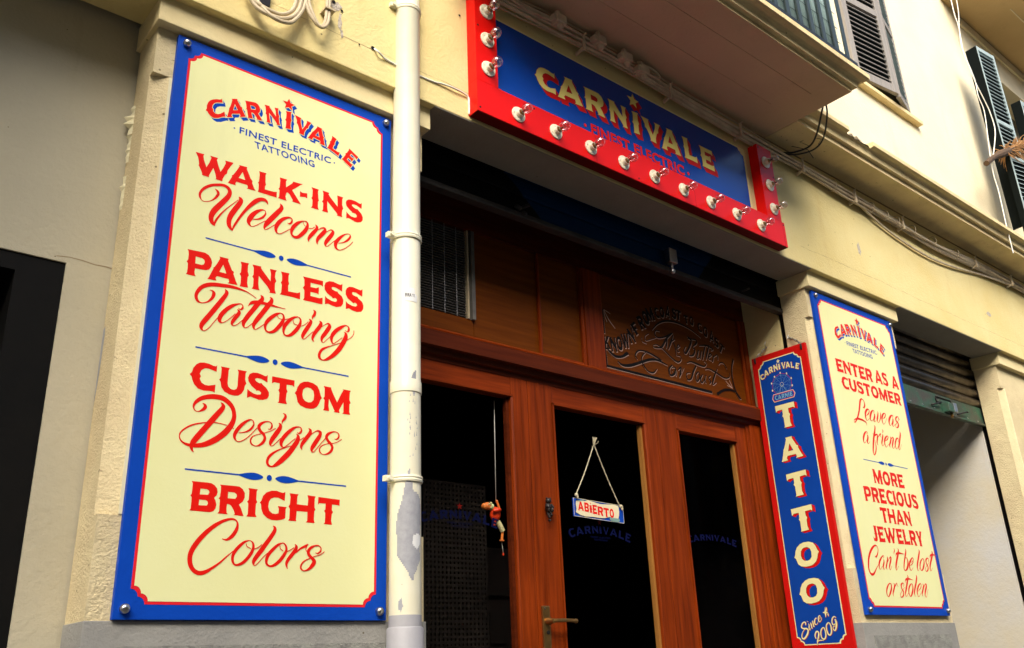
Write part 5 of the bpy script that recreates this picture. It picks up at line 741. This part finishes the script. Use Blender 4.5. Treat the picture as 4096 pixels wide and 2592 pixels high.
cb = B(); fill(cb, BXF, [[(-.3015,2.802),(-.294,2.821),(-.170,2.820),(-.163,2.802),(-.170,2.786),(-.294,2.786)]], .0030); cb.obj('name_board', M['b_blue'], bs)
cb = B(); word(cb, BXF, 'CARNIE', -.290, -.174, 2.790, 2.817, .0033, .16); cb.obj('lettering', M['pale_blue'], bs, 'small CARNIE lettering under the ferris wheel')
# clips and chains
def chain(name, pts, label):
    t = thing(name, label, 'chain'); n = len(pts)-1
    for i in range(n):
        a, c_ = Vector(pts[i]), Vector(pts[i+1]); d = (c_-a); L_ = d.length*.64; m_ = (a+c_)/2; d.normalize(); s_ = d.orthogonal().normalized()
        if i%2: s_ = d.cross(s_)
        pp = [m_+d*L_*math.cos(t_)+s_*.006*math.sin(t_) for t_ in [2*math.pi*k_/12 for k_ in range(13)]]
        B().tube(pp, .0026, 6, False).obj('chain_link', M['steel'], t)
    return t
lerp = lambda a, c_, n, sag=0: [tuple(Vector(a)+(Vector(c_)-Vector(a))*(i/n)-Vector((0,0,sag*math.sin(math.pi*i/n)))) for i in range(n+1)]
chain('chain', lerp((4.405,.075,3.072), (4.446,.170,3.148), 6, -.006), 'short steel chain from the outer corner of the blade sign')
chain('chain', lerp((4.405,.385,3.070), (4.446,.325,3.135), 5), 'short steel chain at the inner corner of the blade sign')
B().tube([(4.446,.33,3.135),(4.425,.322,3.150),(4.43,.318,3.165)], .0025).obj('chain_hook', M['steel'], bs); B().tube([(4.446,.17,3.148),(4.435,.165,3.160),(4.43,.17,3.140)], .0025).obj('chain_hook', M['steel'], bs)
for yy in (.075, .388): B().ball((4.400, yy, 3.055), (.008,.007,.020), 10, 8).obj('clip', M['darkmetal'], bs)
bw = 0
# ================================================================== MARQUEE
mq = thing('marquee_sign', 'red framed blue marquee box with clear bulbs, reading carnivale', 'marquee')
B().box(1.938, 4.113, -.115, -.056, 3.521, 3.672).obj('frame_rail', M['m_red'], mq, bevel=.0015)
B().box(1.938, 2.053, -.1148, -.056, 3.6725, 4.16).obj('frame_rail', M['m_red'], mq, bevel=.0015)
B().box(3.955, 4.0915, -.1148, -.056, 3.6725, 4.129).obj('frame_rail', M['m_red'], mq, bevel=.0015)
B().box(1.941, 4.110, -.1125, -.058, 3.5185, 3.5208).obj('frame_underside', M['m_under'], mq)  # thin plate carrying the painted shade under the frame
B().box(4.0905, 4.092, -.1153, -.1148, 3.5215, 3.673).obj('seam', M['d_red'], mq)
B().box(2.0535, 3.906, -.064, -.056, 3.6, 4.094).obj('board', M['ccream'], mq, bevel=.001)
MS = on_front(-.064)
b = B(); x1, z1_ = 3.886, 4.084
fill(b, MS, [[(2.0535,3.602),(2.142,3.602),(2.142,3.690),(2.112,3.690),(2.112,3.722),(2.0955,3.722),(2.0955,z1_),(x1-.045,z1_),(x1-.040,z1_-.012),(x1-.028,z1_-.018),(x1-.02,z1_-.03),(x1,z1_-.04),(x1,3.602)]], .0006); b.obj('blue_field', M['m_blue'], mq)
b = B(); fill(b, MS, [[(2.0535,3.602),(2.141,3.602),(2.141,3.689),(2.111,3.689),(2.111,3.721),(2.0945,3.721),(2.0945,z1_),(2.0535,z1_)]], .0012); b.obj('red_corner', M['m_red'], mq)
fc, sd2, dk = B(), B(), B()
shapes = [glyph(r_[0], *A(r_)) for r_ in MLOGO]+[[star(A(MSTAR[0])[0], (A(MSTAR[0])[0][0]+.002, A(MSTAR[0])[0][1]+.043), .45)]]
for i, q in enumerate(shapes):
    for j in range(1, 7): fill(sd2, MS, [[(p[0]+.0042*j, p[1]-.0044*j) for p in w_] for w_ in q], .0014+.00008*(6-j)+.00001*i)
    fill(dk, MS, [grow(q[0], .0015)]+[grow(w_, -.0012) for w_ in q[1:]], .0021+.00001*i); fill(fc, MS, q, .0026+.00001*i)
sd2.obj('letter_shade', M['b_red'], mq); dk.obj('letter_outline', M['d_red'], mq); fc.obj('lettering', M['yellow'], mq, 'yellow serif capitals CARNIVALE with a star')
b = B()
for r_ in MTXT: sans(b, MS, r_[0], *A(r_), .0018, .040)
for r_ in MDOT: fill(b, MS, [disc(A(r_)[0], .009)], .0018)
b.obj('lettering', M['s_red'], mq, 'small red line FINEST ELECTRIC TATTOOING')
bulb = None
def make_bulb():
    b = B(); b.lathe([(.0355,0),(.0360,.003),(.0348,.005)], (0,0,0), (0,-1,0), 28); b.lathe([(.0348,.005),(.024,.0065),(.0180,.0070)], (0,0,0), (0,-1,0), 28)
    b.lathe([(.0180,.0070),(.0175,.022)], (0,0,0), (0,-1,0), 28); b.lathe([(.0175,.022),(.0165,.0240),(.0145,.0240)], (0,0,0), (0,-1,0), 28); b.lathe([(.0145,.0240),(.0140,.014),(0,.014)], (0,0,0), (0,-1,0), 28)
    for a_ in (.4, 1.9, 3.5, 5.1): b.box(.027*math.cos(a_)-.003, .027*math.cos(a_)+.003, -.0085, -.004, .027*math.sin(a_)-.003, .027*math.sin(a_)+.003)
    return b.obj('bulb_holder', M['white'], mq)
def bulb_kids(o):
    B().lathe([(0,.014),(.0115,.014),(.0115,.026),(.010,.030),(0,.030)], (0,0,0), (0,-1,0), 16).obj('screw_cap', M['brass'], o)
    B().lathe([(.010,.029),(.012,.032),(.0185,.039),(.0228,.049),(.0240,.058),(.0230,.067),(.0185,.076),(.0105,.081),(0,.083)], (0,0,0), (0,-1,0), 22).obj('glass_globe', M['globe'], o)
    f = B(); f.tube([(0,-.029,0),(0,-.045,0)], [.0055,.0028], 8); f.tube([(-.001,-.045,0),(-.009,-.058,.001),(-.006,-.060,.002),(0,-.056,0),(.006,-.060,-.002),(.009,-.058,0),(.001,-.045,0)], .0009, 5); f.obj('filament', M['stick'], o)
bpos = [(2.0,4.040),(2.0,3.893),(2.0,3.746)]+[(2.156+.2148*i,3.585) for i in range(9)]+[(4.020,4.028),(4.024,3.882),(4.028,3.733)]
for x, z in bpos:
    if bulb is None:
        bulb = make_bulb(); bulb_kids(bulb); o = bulb
    else:
        o = bulb.copy(); C.objects.link(o); o.parent = mq
        for ch in bulb.children: c = ch.copy(); C.objects.link(c); c.parent = o
    o.location = (x, -.1155, z); o.rotation_euler = (0, random.uniform(0, 6), 0)

# ================================================================== DOWNPIPE
dp = thing('downpipe', 'cream enamelled downpipe with peeling grey patches between sign and door', 'downpipe')
PX, PY = 1.633, -.058
B().lathe([(.0505,1.55),(.0505,2.285),(.0535,2.287),(.0535,2.325),(.0505,2.332),(.0505,3.865),(.0530,3.87),(.0530,3.90),(.0500,3.905),(.0500,9.4)], (PX,PY,0), (0,0,1), 40).obj('pipe', M['pipe'], dp)
B().lathe([(.0505,1.532),(.0508,1.532),(.0508,1.574),(.0506,1.575)], (PX,PY,0), (0,0,1), 40).obj('grey_band', M['greypipe'], dp)
B().lathe([(.0565,.1),(.0570,1.535),(.0545,1.540),(.0500,1.541)], (PX,PY,0), (0,0,1), 40).obj('grey_sleeve', M['greypipe'], dp)
for z in (2.868, 1.995, 3.884):
    b = B(); b.lathe([(.0505,z-.010),(.0555,z-.010),(.0570,z-.004),(.0550,z),(.0570,z+.004),(.0555,z+.010),(.0505,z+.010)], (PX,PY,0), (0,0,1), 36)
    b.box(PX-.083, PX-.048, PY-.012, PY+.008, z-.009, z+.009); b.lathe([(0,0),(.008,0),(.008,.010),(0,.010)], (PX-.069, PY-.012, z), (0,-1,0), 10); b.tube([(PX,PY+.05,z),(PX,PY+.10,z)], .008)
    b.obj('pipe_bracket', M['pipe'], dp)
def pipe_patch(pts, dr=.0006, m_='chip', name='bare_patch'):
    """patch outline in (angle, z) wrapped on the pipe"""
    tri = tessellate_polygon([[Vector((a*.05, z, 0)) for a, z in pts]]); b = B()
    # refine: grid sample inside polygon for curvature
    import mathutils
    z0 = min(p[1] for p in pts); z1 = max(p[1] for p in pts); a0 = min(p[0] for p in pts); a1 = max(p[0] for p in pts)
    na, nz = 22, max(10, int((z1-z0)/.006))
    def inside(a, z):
        c_ = False; n = len(pts)
        for i in range(n):
            (xa, ya), (xb, yb) = pts[i], pts[i-1]
            if (ya > z) != (yb > z) and a < (xb-xa)*(z-ya)/(yb-ya)+xa: c_ = not c_
        return c_
    R = .0505+dr
    P = lambda a, z: (PX+R*math.sin(a), PY-R*math.cos(a), z)
    for i in range(na):
        for j in range(nz):
            a = a0+(a1-a0)*(i+.5)/na; z = z0+(z1-z0)*(j+.5)/nz
            if inside(a, z):
                da = (a1-a0)/na/2; dz = (z1-z0)/nz/2; b.add([P(a-da, z-dz), P(a+da, z-dz), P(a+da, z+dz), P(a-da, z+dz)], [(0,1,2,3)])
    return b.obj(name, M[m_], dp)
r = random.Random(12)
def rag(pts, s_=.05): 
    out = []
    for i in range(len(pts)):
        a, b_ = pts[i], pts[(i+1)%len(pts)]; out.append(a); out.append(((a[0]+b_[0])/2+r.uniform(-s_, s_), (a[1]+b_[1])/2+r.uniform(-.006, .006)))
    return out
pipe_patch(rag([(-.75,1.94),(-.35,2.03),(-.1,1.96),(.15,1.95),(.55,1.93),(.62,1.86),(.45,1.80),(.55,1.74),(.1,1.70),(-.1,1.67),(-.5,1.71),(-1.1,1.75),(-1.2,1.84),(-.95,1.90)]))
pipe_patch(rag([(-.1,2.35),(.15,2.36),(.2,2.31),(.05,2.28),(-.05,2.27),(-.2,2.30),(-.25,2.33)]))
pipe_patch(rag([(-1.0,1.615),(-.8,1.625),(-.7,1.60),(-.85,1.58),(-1.0,1.59)]))
for k_ in range(26): 
    a = r.uniform(-.5, .3); z = r.uniform(2.06, 2.33); pipe_patch([(a-.03, z), (a+.01, z+r.uniform(.006,.02)), (a+.03, z)], .0004)
stk = pipe_patch([(-.72,2.655),(.02,2.660),(.05,2.640),(.20,2.636),(.22,2.610),(-.70,2.612)], .0012, 'paper', 'sticker')
vs_, fs_ = font_text('ERRA', .02, 1.0); b = B(); b.add([(PX+.0521*math.sin(-.66+.44*v[0]), PY-.0521*math.cos(-.66+.44*v[0]), 2.626+.013*v[1]) for v in vs_], fs_)
vs_, fs_ = font_text('TE.', .0, 1.0); b.add([(PX+.0521*math.sin(-.18+.24*v[0]), PY-.0521*math.cos(-.18+.24*v[0]), 2.627+.010*v[1]) for v in vs_], fs_); b.obj('sticker_print', M['inkblack'], stk)
stk = pipe_patch(rag([(-.1,1.812),(.5,1.815),(.55,1.785),(.2,1.770),(-.15,1.785)], .03), .0016, 'paper', 'sticker')

# ================================================================== CABLES
def jit(pts, s_, seed): 
    q = random.Random(seed); return [(p[0], p[1]+q.uniform(-s_, s_), p[2]+q.uniform(-s_, s_)) for p in pts]
cbl = thing('cable_bundle', 'bundle of painted cables clipped along the wall under balcony and cornice', 'cables')
base = [(1.90,-.09,4.185),(2.2,-.09,4.195),(2.45,-.09,4.205),(2.9,-.09,4.205),(3.4,-.09,4.185),(3.9,-.085,4.180),(4.45,-.085,4.172),(5.0,-.085,4.150),(5.5,-.085,4.140),(6.1,-.085,4.122),(6.7,-.085,4.155),(7.4,-.085,4.172),(9,-.085,4.16),(12,-.085,4.16)]
for i, (dz, rr, sd_) in enumerate(((-.006,.0105,1),(.028,.0095,2),(-.038,.0090,3),(.014,.0075,4),(-.022,.0065,5),(.052,.0055,6),(-.058,.0045,7))):
    pp = jit([(p[0], p[1]-(.012 if i in (3,4) else 0), p[2]+dz*(.85 if p[0] < 4.2 else .55)) for p in base], .007, sd_)
    B().tube(smooth_path(pp, 5), rr, 7).obj('cable', M['cable_p'] if i < 5 else M['cable'], cbl)
B().tube(smooth_path([(1.95,-.10,4.235),(2.12,-.11,4.25),(2.18,-.12,4.225),(2.14,-.115,4.195),(2.24,-.11,4.185),(2.42,-.11,4.20)], 6), .005, 6).obj('cable', M['cable_p'], cbl)
B().tube(smooth_path([(5.04,-.085,4.150),(5.3,-.075,4.085),(5.6,-.07,4.035),(6.0,-.07,4.01),(6.4,-.07,4.035),(6.9,-.07,4.10),(7.4,-.08,4.14)], 6), .008, 6).obj('cable', M['cable_p'], cbl, 'one cable sagging below the bundle')
B().tube(smooth_path([(2.98,-.115,4.235),(3.10,-.12,4.235),(3.14,-.12,4.205),(3.06,-.12,4.190),(3.0,-.11,4.195)], 6), .006, 6).obj('cable', M['cable_p'], cbl)
for x, z in ((2.604,4.182),(3.235,4.178),(3.833,4.178),(4.446,4.170),(5.032,4.155),(5.645,4.150),(6.758,4.160),(7.4,4.17)):
    b = B(); b.box(x-.008, x+.008, -.112, -.056, z-.040, z-.032); b.box(x-.006, x+.006, -.114, -.104, z-.05, z+.040); b.tube([(x-.01,-.06,z-.055),(x+.005,-.118,z-.03)], .006, 6); b.tube([(x,-.10,z+.03),(x+.012,-.118,z+.052)], .004, 6)
    b.obj('cable_cleat', M['cable_p'], cbl)
for x in (5.25, 5.43, 5.58, 5.80, 6.1, 6.45, 4.80): 
    z = 4.145 if x > 5.2 else 4.158
    b = B(); b.tube([(x+.022*math.sin(t_)*.2, -.085+.032*math.cos(t_), z+.040*math.sin(t_)) for t_ in [2*math.pi*k_/12 for k_ in range(13)]], .003, 5, False); b.obj('cable_tie', M['cable'], cbl)
def connector(x, z, label):
    t = thing('junction_connector', label, 'cable connector')
    B().box(x-.026, x+.030, -.150, -.098, z-.024, z+.022).obj('housing', M['cable_p'], t, bevel=.006)
    B().lathe([(.015,0),(.017,.012),(.014,.026),(.008,.034),(0,.034)], (x-.004,-.122,z+.020), (0,0,1), 12).obj('gland', M['cable_p'], t)
    B().lathe([(.015,0),(.016,.012),(.013,.022),(.006,.030),(0,.030)], (x+.004,-.126,z-.024), (0,-.2,-1), 12).obj('gland', M['cable_p'], t)
    B().box(x-.044, x-.025, -.140, -.106, z-.018, z+.014).obj('end_cap', M['cable_p'], t, bevel=.004)
for x, z, l_ in ((2.430,4.208,'first tap connector on the cables, nearest the left end of the marquee'),(2.695,4.218,'second tap connector on the cables above the marquee, counting from the left'),(2.880,4.204,'third tap connector on the cables above the marquee, counting from the left'),(3.000,4.184,'fourth tap connector, with a small cable loop at its right')): connector(x, z, l_)
bc = thing('black_cables', 'pair of thin black cables hanging out from under the balcony corner', 'cables')
B().tube(smooth_path([(4.24,-.085,4.190),(4.34,-.12,4.212),(4.39,-.20,4.232),(4.31,-.30,4.236),(4.19,-.41,4.262),(4.168,-.44,4.300),(4.19,-.43,4.40)], 6), .0055, 7).obj('cable', M['cable_b'], bc)
B().tube(smooth_path([(4.24,-.085,4.182),(4.36,-.13,4.200),(4.42,-.21,4.218),(4.36,-.31,4.222),(4.23,-.42,4.255),(4.185,-.45,4.300),(4.20,-.44,4.40)], 6), .0050, 7).obj('cable', M['cable_b'], bc)
B().tube([(4.38,-.20,4.232),(4.36,-.16,4.27),(4.39,-.22,4.285),(4.43,-.26,4.265),(4.42,-.24,4.235)], .002, 5).obj('tie', M['cable_b'], bc); B().tube([(4.33,-.12,4.25),(4.40,-.18,4.222),(4.43,-.19,4.17)], .0022, 5).obj('tie', M['cable_b'], bc)
cc = thing('coiled_cables', 'looped cream cables hanging from the top edge above the left sign', 'cables')
def loopc(pts, rr): B().tube(smooth_path(pts, 7), rr, 9).obj('cable', M['cable'], cc)
loopc([(.955,-.078,3.63),(.975,-.085,3.590),(1.023,-.095,3.567),(1.081,-.095,3.570),(1.125,-.09,3.612),(1.143,-.085,3.679),(1.150,-.08,3.80)], .0075)
loopc([(.962,-.078,3.62),(.994,-.090,3.560),(1.048,-.105,3.538),(1.095,-.105,3.552),(1.138,-.095,3.600),(1.160,-.085,3.671),(1.170,-.08,3.80)], .0080)
loopc([(.985,-.078,3.62),(1.005,-.090,3.578),(1.05,-.112,3.528),(1.11,-.108,3.540),(1.15,-.095,3.60),(1.175,-.085,3.671),(1.185,-.08,3.80)], .0072)
loopc([(1.178,-.078,3.82),(1.178,-.085,3.70),(1.190,-.090,3.640),(1.221,-.095,3.598),(1.243,-.095,3.600),(1.258,-.09,3.640),(1.264,-.085,3.72),(1.266,-.08,3.82)], .0065)
loopc([(1.190,-.080,3.82),(1.188,-.088,3.70),(1.200,-.094,3.645),(1.228,-.100,3.592),(1.250,-.100,3.598),(1.268,-.092,3.640),(1.273,-.085,3.72),(1.275,-.08,3.82)], .0062)
B().box(1.252, 1.292, -.100, -.056, 3.688, 3.695).obj('clip', M['cable'], cc); B().tube([(1.29,-.10,3.692),(1.29,-.056,3.70)], .005).obj('clip', M['cable'], cc)
B().box(1.00, 1.05, -.075, -.056, 3.60, 3.70).obj('wall_plug', M['darkmetal'], cc)
wc = B().tube(smooth_path([(1.485,-.056,3.640),(1.495,-.070,3.622),(1.515,-.066,3.616),(1.534,-.060,3.614),(1.60,-.058,3.609),(1.749,-.058,3.610),(1.801,-.062,3.616),(1.86,-.066,3.617),(1.927,-.062,3.612),(1.935,-.062,3.575),(1.936,-.060,3.528)], 6), .0042, 7).obj('white_cable', M['cable_w'])
tag(wc, 'thin white cable stapled along the beam from the hole to the red frame', 'cable')
# hanging white wires upper right
wr = thing('hanging_wires', 'twisted pale wires hanging down the bright wall at upper right', 'wires')
for i, pp in enumerate((((7.825,7.6),(7.825,7.214),(7.817,7.035),(7.84,6.892),(7.783,6.678),(7.804,6.505),(7.877,6.316),(8.003,6.143),(8.058,6.041),(8.061,5.843),(7.842,5.504),(7.724,5.297),(7.734,5.095),(7.701,4.768),(7.69,4.5)),
                         ((7.99,7.6),(7.977,7.295),(7.928,7.092),(7.839,6.875),(7.804,6.70),(7.79,6.6),(7.85,6.45),(7.891,6.314),(7.864,6.14),(7.914,6.001),(7.83,5.7),(7.74,5.4),(7.72,5.28)))):
    # swung a little in front of the open shutter leaf
    k_ = 2.18/2.42; q = [(p[0]*k_, -.32, 1.4+(p[1]-1.4)*k_) for p in pp]
    B().tube(smooth_path(q, 5), .0040-.0006*i, 6).obj('wire', M['cable_w'], wr)
pf = thing('dried_palm', 'dried palm tuft on a stick poking in from the right edge', 'palm')
B().tube(smooth_path([(6.765,-.35,4.899),(6.95,-.35,5.018),(7.2,-.35,5.15),(7.42,-.35,5.26)], 5), [.022]*8+[.034]*8, 9).obj('stick', M['stick'], pf)
r = random.Random(4); fb = B()
for i in range(150):
    t = r.random(); a = Vector((7.22+.62*t, -.35, 5.17+.33*t)); d = Vector((r.uniform(-.05,.16), r.uniform(-.09,.09), r.uniform(-.10,.10)))
    fb.tube([a, a+d*.6, a+d+Vector((.02,0,-.02))], [.005,.004,.001], 4)
fb.obj('fibres', M['palm'], pf, kind='stuff')

# ================================================================== OPEN SIGN AND PUPPET
ab = thing('open_sign', 'small blue board hung on cord inside the middle pane reading abierto', 'sign')
AX = on_front(.4595); v = lambda u, w_: (2.898+.328*u, 2.135-.088*(1-w_)-.010*u+.088*0)
def q4(u, w_): return (2.897+.329*u, 2.050+.084*w_-.012*u)
pts4 = [q4(0,0), q4(1,0), q4(1,1), q4(0,1)]
B().prism([(p[0], p[1]) for p in pts4], 'y', .460, .466).obj('board', M['s_blue'], ab)
b = B(); rim = grow(pts4, -.0001); fill(b, AX, [[q4(u, w_) for u, w_ in ((.0,0),(1,0),(1,1),(0,1))], [q4(u, w_) for u, w_ in ((.006,.02),(.994,.02),(.994,.98),(.006,.98))]], .0008); b.obj('pale_rim', M['banner'], ab)
up_ = [(.04,.62),(.05,.84),(.10,.86),(.22,.90),(.28,.99),(.36,.95),(.52,.88),(.66,.92),(.80,.97),(.90,.93)]
dn_ = [(.91,.62),(.90,.40),(.88,.22),(.78,.20),(.70,.24),(.60,.13),(.50,.10),(.36,.10),(.22,.06),(.12,.10),(.03,.22),(.05,.42)]
b = B(); fill(b, AX, [grow([q4(*p) for p in up_+dn_], .0018)], .0011); b.obj('banner_edge', M['inkblack'], ab)
b = B(); fill(b, AX, [[q4(*p) for p in up_+dn_]], .0016); b.obj('banner', M['banner'], ab)
b = B(); fill(b, AX, [[q4(*p) for p in ((.70,.22),(.90,.22),(.91,.10),(.86,-.0),(.74,.03),(.70,.10))]], .0019); b.obj('banner_curl', M['teal'], ab); b = B(); fill(b, AX, [[q4(*p) for p in ((.06,.88),(.20,.98),(.21,.92),(.10,.84))]], .0019); b.obj('banner_curl', M['teal'], ab)
b = B(); x = .075
for ch, wd in zip('ABIERTO', (.125,.10,.06,.10,.125,.115,.105)):
    m_ = x+wd/2; zz = .28+.06*math.sin(m_*6.3+.5)-.02*m_; fill(b, AX, glyph(ch, q4(x, zz), q4(x+wd*.92, zz), q4(x, zz+(.50 if ch != 'I' else .42))), .0022)
    if ch == 'I': fill(b, AX, [disc(q4(x+.03, zz+.52), .0028)], .0022)
    x += wd
b.obj('lettering', M['s_red'], ab, 'red western letters ABIERTO')
for p_, q_ in (((2.913,.455,2.150), (3.066,.470,2.400)), ((3.200,.455,2.118), (3.072,.470,2.400))):
    n = 40; B().tube([tuple(Vector(p_)+(Vector(q_)-Vector(p_))*i/n+Vector((math.sin(i*1.6)*.0006, math.cos(i*1.6)*.0006, -.010*math.sin(math.pi*i/n)))) for i in range(n+1)], .0026, 6).obj('cord', M['rope'], ab)
for c_ in ((2.912,.452,2.146),(3.205,.452,2.116)):
    b = B(); b.ball(c_, (.010,.008,.009), 10, 7); b.ball((c_[0]+.004, c_[1]-.003, c_[2]-.010), (.005,.005,.010), 8, 6); b.obj('knot', M['rope'], ab)
b = B(); b.ball((3.069,.468,2.408), (.006,.006,.010), 8, 6)
for i in range(9): a = -1.1+i*.27; b.tube([(3.069,.468,2.405),(3.069+.010*math.sin(a),.464,2.425),(3.071+.018*math.sin(a),.462,2.440)], [.002,.0022,.0006], 5)
b.tube([(3.066,.466,2.402),(3.054,.462,2.415)], .0012, 5); b.tube([(3.07,.466,2.405),(3.088,.462,2.412),(3.094,.462,2.424)], .001, 5); b.obj('tassel', M['rope'], ab)
pu = thing('hanging_puppet', 'small jointed wooden toy figure in red hanging on a string behind the left pane', 'puppet')
pY = .516
B().tube([(2.494,pY,2.545),(2.485,pY,2.085)], .0012, 5).obj('string', M['cable_w'], pu)
b = B(); b.ball((2.436,pY,2.066), (.017,.018,.017)); b.ball((2.420,pY-.002,2.064), (.016,.015,.014), 12, 8); b.obj('head', M['t_orange'], pu)
b = B(); b.ball((2.434,pY-.017,2.072), .0045, 8, 6); b.ball((2.444,pY-.016,2.078), .0045, 8, 6); b.ball((2.441,pY-.018,2.058), .004, 8, 6); b.obj('eyes', M['t_cream'], pu)
B().ball((2.456,pY,2.064), (.010,.020,.015), 12, 8).obj('collar', M['t_green'], pu)
B().ball((2.478,pY,2.035), (.026,.022,.032), 16, 10).obj('torso', M['t_red'], pu)
b = B(); b.tube(smooth_path([(2.492,pY-.015,2.052),(2.475,pY-.028,2.050),(2.458,pY-.024,2.046)], 4), .0085, 8); b.ball((2.456,pY-.024,2.046), .009, 8, 6); b.obj('arm', M['t_red'], pu)
b = B(); b.tube(smooth_path([(2.500,pY,2.050),(2.495,pY-.004,2.072),(2.486,pY-.004,2.090)], 4), [.006]*4+[.005]*5, 8); b.ball((2.486,pY-.004,2.091), .006, 8, 6); b.obj('arm', M['t_orange'], pu)
B().tube(smooth_path([(2.490,pY,2.005),(2.502,pY-.004,1.985),(2.514,pY-.004,1.965)], 4), .0115, 10).obj('trouser_leg', M['t_cream'], pu)
b = B(); b.tube([(2.513,pY-.004,1.963),(2.508,pY-.004,1.930)], .0055, 8); b.ball((2.504,pY-.008,1.924), (.014,.008,.005), 10, 6); b.obj('lower_leg', M['t_orange'], pu)
b = B(); b.tube([(2.476,pY+.004,2.008),(2.470,pY+.004,1.985)], .009, 8); b.obj('trouser_leg', M['t_red'], pu)
b = B(); b.tube([(2.510,pY,1.920),(2.516,pY,1.872)], .001, 5); b.obj('pull_string', M['cable_w'], pu)
B().ball((2.516,pY,1.868), (.004,.004,.006), 8, 6).obj('pull_bead', M['t_red'], pu)

# ================================================================== INSIDE THE LEFT PANE, SMALL WEAR
sc2 = thing('perforated_screen', 'faint perforated dark screen standing inside behind the left pane', 'screen')
b = B()
for i in range(17): b.box(2.30+i*.0215, 2.313+i*.0215, .80, .806, .9, 2.22)
for j in range(62): b.box(2.30, 2.657, .7995, .8055, .90+j*.0215, .911+j*.0215)
b.obj('mesh_panel', M['int_dim'], sc2, kind='stuff')
cab = thing('display_cabinet', 'dim dark cabinet inside the shop behind the left pane', 'cabinet')
B().box(2.80, 3.25, 1.05, 1.35, .4, 1.98).obj('carcass', M['int_dim2'], cab)
for z in (1.25, 1.50, 1.75): B().box(2.79, 3.26, 1.03, 1.05, z, z+.018).obj('shelf_edge', M['int_dim'], cab)
for x, z, w_, h_ in ((2.85,1.53,.10,.14),(3.0,1.53,.07,.18),(3.1,1.53,.11,.12),(2.88,1.28,.12,.12),(3.05,1.28,.10,.17)):
    B().box(x, x+w_, 1.035, 1.05, z, z+h_).obj('box', M['int_dim'], cab)
# frame seams and screw heads on the red marquee
for x in (2.62, 3.32): B().box(x, x+.0015, -.1153, -.1149, 3.522, 3.671).obj('seam', M['d_red'], mq)
s0 = None
for x, z in ((1.952,3.54),(2.25,3.655),(2.90,3.537),(3.56,3.655),(4.10,3.655),(1.952,3.95),(3.968,4.11),(4.078,3.95)):
    if s0 is None: s0 = B().lathe([(0,0),(.0045,0),(.004,.0015),(0,.002)], (0,0,0), (0,-1,0), 10).obj('screw', M['darkmetal'], mq); o = s0
    else: o = s0.copy(); C.objects.link(o); o.parent = mq
    o.location = (x, -.1152, z)
